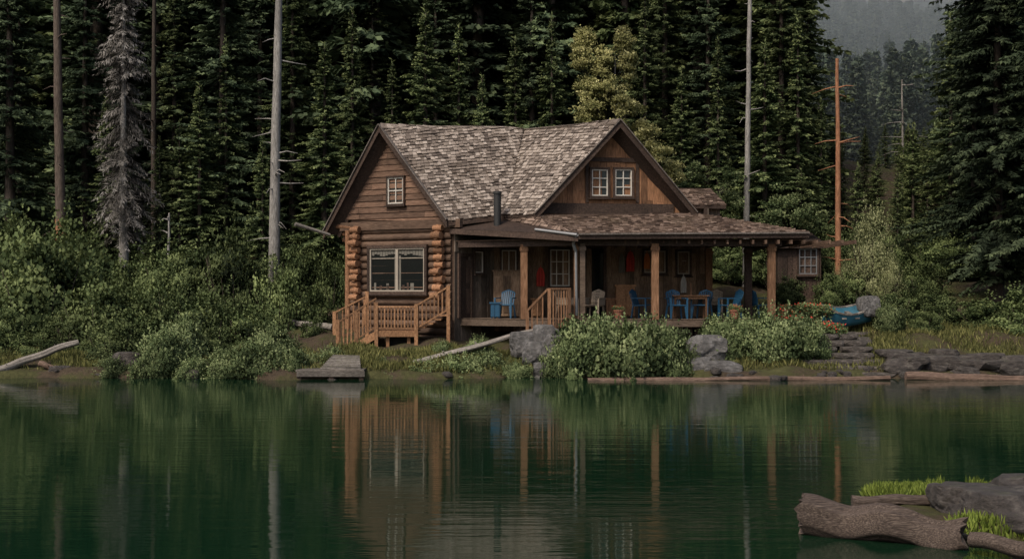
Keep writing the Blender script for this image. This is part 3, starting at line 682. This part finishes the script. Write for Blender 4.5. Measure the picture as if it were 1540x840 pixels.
def assemble(name,kv,kt,tv,tf,mats,tt=.5,mode='cone',zc_=.15,keep=.4):
    n=len(kv); c=kv.mean(1)
    if mode=='cone': out=unit(np.column_stack([c[:,:2],np.zeros(n)]))+np.array([0,0,.55])
    else: out=unit((c-np.array([0,0,zc_]))*np.array([1,1,1.0]))+np.array([0,0,.2])
    out=unit(out)
    gn=unit(np.cross(kv[:,1]-kv[:,0],kv[:,3]-kv[:,0])); fl=(gn*out).sum(1)<0
    kv=kv.copy(); tmp=kv[fl,1].copy(); kv[fl,1]=kv[fl,3]; kv[fl,3]=tmp; gn[fl]*=-1
    nr=np.repeat(unit(out+gn*keep),4,axis=0)
    V_=np.concatenate([kv.reshape(-1,3),tv]) 
    Q=np.arange(n*4).reshape(n,4); MI=np.zeros(n,int); T_=np.repeat(kt,4)
    Q=np.concatenate([Q,tf+n*4]); MI=np.concatenate([MI,np.ones(len(tf),int)]); T_=np.concatenate([T_,np.full(len(tv),tt)])
    tn=unit(np.column_stack([tv[:,:2],np.full(len(tv),.01)]))
    return npmesh(name,V_,Q,T_,MI,mats,True,np.concatenate([nr,tn]))
def spruce_mesh(name,h,r,seed,mats,base=.05,step=.36,dens=13,droop=.35,spr=.36,wd=.036,hang=.3,pw_=.8,ragged=.35,nbr=(5,8)):
    rg=np.random.default_rng(seed); KV=[];KT=[]; z=h*base; tv,tf=trunk_np(h,h*.011+.04,.02,seed=seed)
    while z<h-.15:
        t=z/h; L0=r*((1-t)**pw_)*min(1,.65+(t-base)*5)+.12
        gapf=.85+.25*math.sin(z*1.7+seed)+rg.normal()*.1
        for k in range(rg.integers(*nbr)):
            an=rg.uniform(0,6.283); L=L0*rg.uniform(1-ragged,1.15)*min(1.15,max(.6,gapf)); n=int(L*dens)+3
            s=np.linspace(.1,1,n)+rg.uniform(-.02,.02,n); d=np.array([math.cos(an),math.sin(an),0]); pr=np.array([-d[1],d[0],0])
            dr=droop*rg.uniform(.6,1.35)*(1.0-.55*t); bt_=rg.normal()*.09
            zz=z+rg.uniform(-.12,.12)+L*(.15*s-dr*1.25*s**1.5+.25*dr*s**4)
            bp_=d[None]*(L*s)[:,None]+pr[None]*(rg.normal()*.12*L*s**2)[:,None]; bp_[:,2]=zz
            for sd in (-1,1,0):
                m=n if sd else int(n*.8)+1; b2_=bp_ if sd else bp_[rg.integers(0,n,m)]; ss=s if sd else (np.hypot(b2_[:,0],b2_[:,1])/L)
                D=d[None]*rg.uniform(.4,1.0,(m,1))+pr[None]*(sd*rg.uniform(.5,1.0,(m,1)) if sd else rg.uniform(-.5,.5,(m,1)))
                D[:,2]=-rg.uniform(.0,hang*2,m) if sd else rg.uniform(-hang*3,.15,m)
                Ls=spr*(1.2-.75*ss)*rg.uniform(.6,1.35,m)*min(1,.45+L/2.2)
                Wd_=rg.normal(size=(m,3))*.8+np.array([0,0,1.0]) 
                KV.append(kites(b2_+rg.normal(size=(m,3))*.025,D,Wd_,Ls,wd*rg.uniform(.6,1.3,m)))
                KT.append(np.clip(.08+bt_+.6*ss**1.3*rg.uniform(.7,1.2,m)+rg.normal(size=m)*.05,0,1))  # tips paler as new growth; inner crown darkness is painted into the tint
        z+=step*(1-.5*t)*rg.uniform(.7,1.3)
    m=20; Pq=np.zeros((m,3)); Pq[:,2]=np.linspace(h-.8,h+.2,m); D=rg.normal(size=(m,3)); D[:,2]=.9
    KV.append(kites(Pq,D,rg.normal(size=(m,3)),np.full(m,.25),np.full(m,.03))); KT.append(np.full(m,.6))
    return assemble(name,np.concatenate(KV),np.concatenate(KT),tv,tf,mats)
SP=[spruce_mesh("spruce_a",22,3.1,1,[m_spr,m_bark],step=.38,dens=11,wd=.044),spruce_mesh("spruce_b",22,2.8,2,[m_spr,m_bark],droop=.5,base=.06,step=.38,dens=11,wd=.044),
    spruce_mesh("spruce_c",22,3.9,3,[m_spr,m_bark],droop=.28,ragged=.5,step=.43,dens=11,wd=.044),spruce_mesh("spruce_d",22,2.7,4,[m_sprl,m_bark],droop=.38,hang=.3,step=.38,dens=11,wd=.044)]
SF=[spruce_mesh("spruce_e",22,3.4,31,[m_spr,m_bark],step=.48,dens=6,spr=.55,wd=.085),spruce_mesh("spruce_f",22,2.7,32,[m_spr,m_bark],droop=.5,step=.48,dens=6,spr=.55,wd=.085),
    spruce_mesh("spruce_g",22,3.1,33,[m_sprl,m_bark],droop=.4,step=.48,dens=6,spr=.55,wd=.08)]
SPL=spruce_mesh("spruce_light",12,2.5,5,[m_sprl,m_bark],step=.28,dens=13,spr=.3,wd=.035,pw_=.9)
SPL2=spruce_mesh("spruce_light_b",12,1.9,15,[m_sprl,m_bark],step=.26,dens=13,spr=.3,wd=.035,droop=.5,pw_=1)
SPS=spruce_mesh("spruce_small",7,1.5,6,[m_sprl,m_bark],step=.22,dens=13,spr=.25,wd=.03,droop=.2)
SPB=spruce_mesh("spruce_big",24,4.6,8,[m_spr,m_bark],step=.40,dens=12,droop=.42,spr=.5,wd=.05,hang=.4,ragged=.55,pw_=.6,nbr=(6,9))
SPD=spruce_mesh("spruce_dead",20,1.9,9,[m_dead,m_barkg],base=.2,step=.26,dens=10,droop=1.25,spr=.5,wd=.018,hang=1.1,pw_=.45,nbr=(4,7))
def leafcloud(centers,radii,tints,nper,size,seed,shell=.5,flat=.35):
    rg=np.random.default_rng(seed); KV=[];KT=[]
    for c,r,t in zip(centers,radii,tints):
        n=nper
        d=rg.normal(size=(n,3)); d/=np.linalg.norm(d,axis=1,keepdims=True); rad=shell+(1-shell)*rg.random(n)**.6
        rad*=1+rg.normal(size=n)*.12
        Pq=c+d*rad[:,None]*np.array(r); D=rg.normal(size=(n,3))+d*.6; Wd_=rg.normal(size=(n,3))
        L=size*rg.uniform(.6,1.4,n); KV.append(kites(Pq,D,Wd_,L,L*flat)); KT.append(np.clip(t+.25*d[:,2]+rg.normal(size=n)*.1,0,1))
    return np.concatenate(KV),np.concatenate(KT)
def bush_mesh(name,seed,mat,ncl=70,nper=170,size=.075,shoots=90,flat=.35,rough=.3,zs=1,cr=(.16,.32),tr_=(.25,.6)):
    rg=np.random.default_rng(seed); cs=[];rs=[];ts=[]
    for i in range(ncl):
        an=rg.uniform(0,6.283); el=math.asin(rg.uniform(0,1)); ra=rg.uniform(.45,.85)*(1+rough*math.sin(an*3+seed)*.5)
        cs.append(np.array([math.cos(an)*math.cos(el)*ra,math.sin(an)*math.cos(el)*ra,(math.sin(el)*ra*.95+.1)*zs])); q=rg.uniform(*cr); rs.append((q,q,q*.75)); ts.append(rg.uniform(*tr_))
    kv,kt=leafcloud(cs,rs,ts,nper,size,seed,.35,flat)
    SV=[];ST=[]
    for i in range(shoots):
        an=rg.uniform(0,6.283); el=rg.uniform(.2,1.4); d=np.array([math.cos(an)*math.cos(el),math.sin(an)*math.cos(el),math.sin(el)]); n=16
        s=np.linspace(.6,rg.uniform(.95,1.22),n)[:,None]; Pq=d*s*np.array([1,1,zs])+rg.normal(size=(n,3))*.02; Pq[:,2]+=.06*(s[:,0]-.6)
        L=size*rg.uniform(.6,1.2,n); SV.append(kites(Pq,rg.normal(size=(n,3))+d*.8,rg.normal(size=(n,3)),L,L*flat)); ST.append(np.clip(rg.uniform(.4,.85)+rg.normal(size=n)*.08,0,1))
    kv=np.concatenate([kv]+SV); kt=np.concatenate([kt]+ST)
    vs=[];fs=[]
    for i in range(26):
        an=rg.uniform(0,6.283); d=np.array([math.cos(an)*.7,math.sin(an)*.7,rg.uniform(.5,1)*zs]); p=np.array([math.cos(an)*.15,math.sin(an)*.15,-.1]); q=p+d*.8; b=len(vs)
        for c,r in ((p,.018),(q,.006)):
            for k in range(3): a2=2.094*k; vs.append(c+np.array([math.cos(a2)*r,math.sin(a2)*r,0]))
        for k in range(3): fs.append((b+k,b+(k+1)%3,b+3+(k+1)%3,b+3+k))
    me=assemble(name,kv,kt,np.array(vs),np.array(fs),[mat,m_bark],mode='dome',keep=.7); me["zs"]=float(zs); return me
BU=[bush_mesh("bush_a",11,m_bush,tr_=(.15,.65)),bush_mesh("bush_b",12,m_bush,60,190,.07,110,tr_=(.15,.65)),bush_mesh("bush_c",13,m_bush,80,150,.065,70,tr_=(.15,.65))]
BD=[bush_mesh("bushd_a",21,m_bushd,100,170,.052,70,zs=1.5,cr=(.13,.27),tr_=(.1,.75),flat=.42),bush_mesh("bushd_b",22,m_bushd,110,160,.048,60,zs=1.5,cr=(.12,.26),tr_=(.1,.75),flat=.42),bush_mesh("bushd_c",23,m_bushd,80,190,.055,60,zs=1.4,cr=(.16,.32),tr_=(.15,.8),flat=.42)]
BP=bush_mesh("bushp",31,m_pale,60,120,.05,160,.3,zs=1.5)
def bush(px,pyt,pyb,Y_,wpx,meshes,rz=None,name="shrub",dsc=.9,hs=1):
    s=FPX/Y_; x=XZ(px,Y_); zb_=P(0,pyb,Y_).z; ht=(pyb-pyt)/s*hs; w_=wpx/2/s
    me=random.choice(meshes) if isinstance(meshes,list) else meshes
    return obj(name,me,(x,Y_,zb_-.05),random.uniform(0,6.28) if rz is None else rz,(w_*.98,w_*dsc,ht/me["zs"]))
for a in [(880,482,574,34.9,130),(955,480,574,34.8,150),(1010,500,572,34.9,90),(905,474,540,36.0,110),(985,478,540,35.9,110),(845,508,574,34.8,70),
          (1100,480,548,36.0,110),(1160,462,546,35.8,130),(1215,474,540,35.8,80),(1130,470,530,36.6,110),(1085,474,520,36.7,80),
          (250,496,568,35.3,110),(235,510,574,34.9,80),(275,478,545,36.3,90),(390,512,574,34.9,120),(340,522,574,34.8,90),(435,515,572,34.9,80),(410,488,545,36.6,90),(290,530,574,34.7,70),
          (1335,450,498,38.5,60)]:
    bush(*a,meshes=BU)
for a in [(690,532,572,35.2,90),(640,540,572,35.1,90),(735,528,568,35.3,90),(590,552,574,34.9,60),(780,540,572,35.0,60),(575,535,560,35.8,40),(720,503,535,36.6,50),(665,512,540,36.6,40),(1325,470,500,38.8,40),(500,520,560,36.2,60),(170,535,570,35.0,70),(475,530,566,35.6,60)]:
    bush(*a,meshes=BU,name="low_shrub")
for a in [(60,345,545,39.5,230),(150,420,555,38.3,180),(20,440,545,38.0,140),(110,320,480,43.5,190),(0,320,470,43,150),(210,440,555,38.5,140),(200,370,500,43,150),(280,345,500,42.5,170),(350,330,520,41.5,150),(320,430,555,38.5,150),(420,400,540,40.8,110),(385,450,550,38.6,120),(460,430,540,41.5,90),(475,470,540,39.6,60),(170,480,556,36.6,110),(60,480,540,37.6,120),(445,350,470,44,120),(500,380,500,44,90),(250,400,520,40,120),(110,460,545,37.8,100),(310,480,556,37.2,90),(10,485,540,37.4,90)]:
    bush(*a,meshes=BD)
for a in [(1290,395,470,43.5,90),(1350,430,490,41,90),(1248,400,460,43.4,60),(1185,410,460,43.4,70),(1175,330,450,47.2,100),(1110,290,420,48,110),(1060,290,420,48,110),(1400,430,490,41,120),(1480,440,500,40,150),(1540,430,510,39,140),(1390,465,500,39,60),(1250,320,450,48,110),(1330,330,440,48,110),(1385,380,470,44,110),(1290,350,450,46.5,90)]:
    bush(*a,meshes=BD)
bush(1312,315,450,43.0,90,BP,name="willow_shrub",dsc=.7); bush(1335,385,455,42.4,70,BP,name="willow_shrub",dsc=.7)
bush(1275,395,440,44,60,BP,name="willow_shrub")
def decid(name,px,Y_,mat,blobs,nper,size,seed,bark=m_barkg,dn=26,mn=9):
    x=XZ(px,Y_); g0=gz(x,Y_); rg=np.random.default_rng(seed); cs=[];rs=[];ts=[]
    for (bpx,bpy,wpx,hpx) in blobs:
        s=FPX/Y_; c0=np.array([XZ(bpx,Y_)-x,0,P(0,bpy,Y_).z-g0]); rx_=wpx/2/s; rz_=hpx/2/s
        for k in range(max(mn,int(rx_*rz_*dn))):
            d=rg.normal(size=3); d/=np.linalg.norm(d); q=rg.uniform(.16,.34)
            cs.append(c0+d*np.array([rx_,min(rx_,.8),rz_])*rg.uniform(.2,1.0)); rs.append((q*1.2,q*1.2,q*.55)); ts.append(rg.uniform(.1,.8))
    kv,kt=leafcloud(cs,rs,ts,nper,size,seed,.2,.36)
    hh=max(c[2] for c in cs); tv,tf=trunk_np(hh*.9,.10,.015,seed=seed,lean=.04)
    m=MB()
    for c in cs[::3]:
        a=Vector((0,0,max(.5,c[2]-.9-abs(c[0])*.6))); m.cyl(a,Vector(c),.022,.006,5,0)
    mv=np.array(m.v); mf=np.array([f for f in m.f if len(f)==4])
    return obj(name,assemble(name,kv,kt,np.concatenate([tv,mv]),np.concatenate([tf,mf+len(tv)]),[mat,bark],keep=1.2),(x,Y_,g0))
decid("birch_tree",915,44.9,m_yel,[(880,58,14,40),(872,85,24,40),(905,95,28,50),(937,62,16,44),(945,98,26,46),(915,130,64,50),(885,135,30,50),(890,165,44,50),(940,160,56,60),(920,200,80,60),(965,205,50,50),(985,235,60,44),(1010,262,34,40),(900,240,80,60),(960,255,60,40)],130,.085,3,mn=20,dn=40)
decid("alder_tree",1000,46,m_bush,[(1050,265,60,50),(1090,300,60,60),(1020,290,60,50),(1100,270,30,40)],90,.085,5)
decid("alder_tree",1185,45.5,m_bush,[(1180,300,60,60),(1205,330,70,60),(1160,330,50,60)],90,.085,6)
fr=[(15,-260,46,0),(128,-170,50,1),(262,-60,51,3),(335,-280,47.5,2),(440,-120,52,3),(560,-60,52,3),(655,-120,52,0),(800,-140,52,2),(1000,-210,51,3),(1065,-150,50,2),(1175,-180,50,3),(1215,-60,52,3),(750,-60,54,3),(60,-100,54,3),(500,-200,55,0),(900,-200,55,0)]
rs_=random.Random(3)
def top_tree(px,top,Y_,me,mh,wsc=1.0,name="spruce_tree"):
    x=XZ(px,Y_); g0=gz(x,Y_); hh=P(0,top,Y_).z-g0; s=hh/mh
    return obj(name,me,(x,Y_,g0),rs_.uniform(0,6.28),(s*wsc,s*wsc,s))
for px,top,Y_,k in fr: top_tree(px,top,Y_,SP[k],22)
for i,(px,top,Y_,w_) in enumerate(((488,72,45.5,1.3),(640,20,47.5,1.2),(590,95,47.5,1),(725,118,46.5,.9),(530,20,48,1),(1150,70,47.5,1.2),(1235,150,50,.9),(395,200,45,.9),(690,40,48.5,1),(830,30,48.5,.9),(775,60,48,1.2),(1025,110,48,1.1),(1080,60,48,.9),(300,130,46,1.1),(240,210,45.5,1),(970,-20,49,1),(340,60,47,.9),(160,150,48,1),(1200,30,49,1),(50,160,47,1))): top_tree(px,top,Y_,SPL if i%2 else SPL2,12,w_)
for px,top,Y_,w_ in ((405,420,40.5,.9),(270,190,46,.9),(1290,250,50,.9),(1320,235,53,.9),(1265,225,54,.8),(1350,260,48,.8),(1355,215,60,.9),(1300,200,64,.9),(1205,260,48,1),(1095,235,48,.9)): top_tree(px,top,Y_,SPS,7,w_)
top_tree(1500,-330,43,SPB,24,.95); top_tree(1590,-380,40.5,SPB,24,.9); top_tree(1465,-180,48,SPB,24,.7); top_tree(1430,30,51,SPL,12,1.1)
top_tree(186,-85,44.6,SPD,20,1.15,"dead_spruce_tree")
forest=empty("forest")
pts=[]; tries=0
while len(pts)<220 and tries<20000:
    tries+=1; y=rs_.uniform(52,80); x=rs_.uniform(-.68,.68)*y
    a=x/y
    if .222<a<.405: continue
    if any((x-p[0])**2+(y-p[1])**2<(2.6+.025*(y-50))**2 for p in pts): continue
    pts.append((x,y))
for x,y in pts:
    hh=rs_.uniform(16,30); s=hh/22; k=rs_.choice([0,0,1,1,2]); obj("forest_spruce",SF[k],(x,y,gz(x,y)-.2),rs_.uniform(0,6.28),(s*rs_.uniform(.8,1.3),)*2+(s,),forest)
for i in range(50):
    y=rs_.uniform(52,100); a=rs_.uniform(.24,.39); x=a*y; hh=min(9,2.5+.11*y-gz(x,y)+2)*rs_.uniform(.6,1); s=max(3,hh)/7; obj("forest_spruce",SPS,(x,y,gz(x,y)-.1),rs_.uniform(0,6.28),(s,s,s),forest)
for i in range(60):
    y=rs_.uniform(46.5,50); x=rs_.uniform(-.55,.55)*y; s=rs_.uniform(1.0,1.7); obj("understory_shrub",rs_.choice(BD),(x,y,gz(x,y)),rs_.uniform(0,6.28),(s,s,s*.7),forest)
far=empty("distant_forest")
FM=[]
for k in range(3):
    FM.append(spruce_mesh("far_spruce%d"%k,12,1.9,50+k,[m_far,m_far],step=.6,dens=3.2,spr=.8,wd=.24,droop=.35,base=.05))
rg=random.Random(9)
for i in range(2500):
    y=100+360*rg.random()**.8; a=rg.uniform(.19,.44) if i<2250 else rg.uniform(-.6,.19); x=a*y; s=rg.uniform(.7,1.35)*(1 if y>150 else .8)
    obj("hill_spruce",rg.choice(FM),(x,y,gz(x,y)-.3),rg.uniform(0,6.28),(s,s,s),far)
# real mist lying over the valley behind the first trees
mm=bpy.data.materials.new("valley_mist"); mm.use_nodes=True; nt=mm.node_tree; nt.nodes.clear()
out=nt.nodes.new("ShaderNodeOutputMaterial"); vs_=nt.nodes.new("ShaderNodeVolumeScatter"); vs_.inputs["Color"].default_value=(.80,.95,1,1); vs_.inputs["Density"].default_value=.0017
nt.links.new(vs_.outputs[0],out.inputs["Volume"])
import bmesh
bm=bmesh.new(); bmesh.ops.create_cube(bm,size=1); me=bpy.data.meshes.new("valley_mist"); bm.to_mesh(me); bm.free(); me.materials.append(mm)
mo=obj("valley_mist",me,(120,300,100),0,(330,430,260))
# ------------------------------------------------------------ snags
def snag(name,px,pyt,pyb,Y_,rpx,mat,nb=12,lean=0,blen=.8,mat2=None,split=0):
    m=MB(); s=FPX/Y_; b0_=P(px,pyb,Y_); g0=gz(b0_.x,Y_); b0_=Vector((b0_.x,Y_,min(b0_.z,g0)-.3)); t0=P(px+lean,pyt,Y_); r=rpx/2/s
    if mat2:
        mid=b0_.lerp(t0,split); rm=r*(1.15-.6*split)
        m.cyl(b0_,mid,r*1.2,rm*1.03,12,1,.6,.0,6); m.cyl(mid-Z*.25,t0,rm,r*.55,12,0,.6,.012,12)
    else: m.cyl(b0_,t0,r*1.15,r*.55,12,0,.6,.015,14)
    for i in range(nb):
        t=random.uniform(.15,.97); c=b0_.lerp(t0,t); an=random.uniform(0,6.28); L=random.uniform(.25,1)*blen
        mid=c+Vector((math.cos(an)*L*.6,math.sin(an)*L*.6,random.uniform(-.1,.12))); e=mid+Vector((math.cos(an+.4)*L*.5,math.sin(an+.4)*L*.5,random.uniform(-.25,.1)))
        m.cyl(c,mid,.035,.02,6,0,.7); m.cyl(mid,e,.02,.006,5,0,.7)
    return m.build(name,[mat]+([mat2] if mat2 else []))
snag("dead_tree_snag",411,-120,398,43.6,16,m_barkg,30,10,1.3)
snag("dead_tree_snag",94,-150,332,44.3,15,m_barkb,14,-12,.8,m_barkr,.22)
snag("dead_tree_snag",1121,-120,300,46.5,9,m_barkg,20,8,.7)
snag("dead_tree_snag",1260,88,360,45.4,9,m_barkr,14,0,1.0)
snag("dead_tree_snag",1357,120,300,60,4,m_barkg,16,0,1.2)
snag("dead_tree_snag",1452,-60,250,60,8,m_barkg,6,0,1.2)
snag("dead_tree_snag",1232,150,300,58,4,m_barkg,10,0,1.2)
snag("dead_tree_snag",232,-60,350,49,9,m_bark,8,0,1)
snag("dead_tree_snag",250,320,360,43,5,m_barkg,3,3,.4)
# ------------------------------------------------------------ grass
def grass(name,regions,mat,seed,hgt=(.12,.3),zmin=.05):
    rg=np.random.default_rng(seed); PP=[]
    for (x0,x1,y0,y1,n) in regions: PP.append(np.stack([rg.uniform(x0,x1,n),rg.uniform(y0,y1,n)],1))
    q=np.concatenate(PP); cl_=np.sin(q[:,0]*2.3)+np.sin(q[:,1]*3.1+q[:,0]*1.7); q=q[cl_+rg.normal(size=len(q))*.7>-.5]
    z=H(q[:,0],q[:,1]); ok=z>zmin; q=q[ok];z=z[ok]; n=len(q)
    Pq=np.column_stack([q,z-.02]); D=rg.normal(size=(n,3))*.35; D[:,2]=1; L=rg.uniform(*hgt,n)
    kv=kites(Pq,D,rg.normal(size=(n,3)),L,L*.045+.006); T_=rg.uniform(.1,1,n)
    Q=np.arange(n*4).reshape(n,4); obj(name,npmesh(name,kv.reshape(-1,3),Q,np.repeat(T_,4),None,[mat]))
grass("shore_grass",[(-8,2,34.5,37.5,32000),(9,18,36.3,42,24000),(-18,-7,35.2,37.5,16000),(2,11,34.6,37,14000)],m_grass,4,(.08,.26))
grass("foreground_grass",[(4.2,5.2,13.5,14.6,5500),(5.5,7,13.5,14.6,5000),(4.4,5.2,11.8,12.2,1500)],m_grassb,5,(.05,.15),.03)
kv,kt=leafcloud([np.array([0,0,.2]),np.array([.4,.1,.15]),np.array([-.4,0,.25])],[(.35,.3,.25)]*3,[.5]*3,40,.07,3,.7,.45)
kv2,kt2=leafcloud([np.array([0,0,.15]),np.array([.4,.1,.1]),np.array([-.4,0,.2])],[(.38,.33,.25)]*3,[.4]*3,600,.08,4,.3,.35)
V_=np.concatenate([kv,kv2]).reshape(-1,3);nq=len(V_)//4
fm=npmesh("flowers",V_,np.arange(nq*4).reshape(nq,4),np.repeat(np.concatenate([kt,kt2]),4),np.concatenate([np.zeros(len(kv)),np.ones(len(kv2))]),[m_redl,m_bush])
for px,Y_,s in ((1243,37.4,.9),(1190,37.0,.9),(1225,38.3,.8),(1182,38.4,.7)):
    x=XZ(px,Y_); obj("flower_bed",fm,(x,Y_,gz(x,Y_)+.3*s+ (0.55 if px<1230 else 0.1)),px,(s,s,s))
for px,Y_,s in ((1105,38.1,.5),(1178,38.2,.5),(930,38.0,.4)):
    m=MB(); x=XZ(px,Y_); vs=[]; 
    prof=[(.0,.10),(.02,.11),(.24,.16),(.25,.18),(.29,.18),(.29,.15),(.2,.13)]
    for zz,r in prof: vs+=[(x+math.cos(i*.5236)*r,Y_+math.sin(i*.5236)*r,zd+zz) for i in range(12)]
    fs=[(k*12+i,k*12+(i+1)%12,(k+1)*12+(i+1)%12,(k+1)*12+i) for k in range(6) for i in range(12)]
    m.add(vs,fs+[tuple(range(12)),tuple(range(72,84))],0,.5); pot=m.build("potted_plant",[m_clay])
    f=obj("flowers",fm,(x,Y_,zd+.25),px,(s*.7,s*.7,s),pot)
# ------------------------------------------------------------ camera, light
cd=bpy.data.cameras.new("camera"); cam=bpy.data.objects.new("camera",cd); COL.objects.link(cam); cam.location=CAM; cam.rotation_euler=(math.pi/2,0,0)
cd.sensor_width=36; cd.lens=36*FPX/1540; cd.shift_y=18/1540; cd.clip_end=3000; cd.clip_start=.1; sc.camera=cam
wd_=bpy.data.worlds.new("World"); sc.world=wd_; wd_.use_nodes=True; nt=wd_.node_tree
sky=nt.nodes.new("ShaderNodeTexSky"); sky.sky_type='NISHITA'; sky.sun_disc=False
S=Vector((-.38,-.55,.74)).normalized(); sky.sun_elevation=math.asin(S.z); sky.sun_rotation=math.atan2(S.x,S.y)%(2*math.pi)
sky.dust_density=4; sky.air_density=1; 
nt.links.new(sky.outputs[0],nt.nodes["Background"].inputs[0]); nt.nodes["Background"].inputs[1].default_value=.14
ld=bpy.data.lights.new("sun",'SUN'); ld.energy=2.7; ld.angle=math.radians(12); ld.color=(1,.90,.76)
lo=bpy.data.objects.new("sun",ld); COL.objects.link(lo); lo.rotation_euler=S.to_track_quat('Z','Y').to_euler(); lo.location=(0,0,60)
sc.view_settings.view_transform='Standard'; sc.view_settings.look='None'; sc.view_settings.exposure=0; sc.view_settings.gamma=1
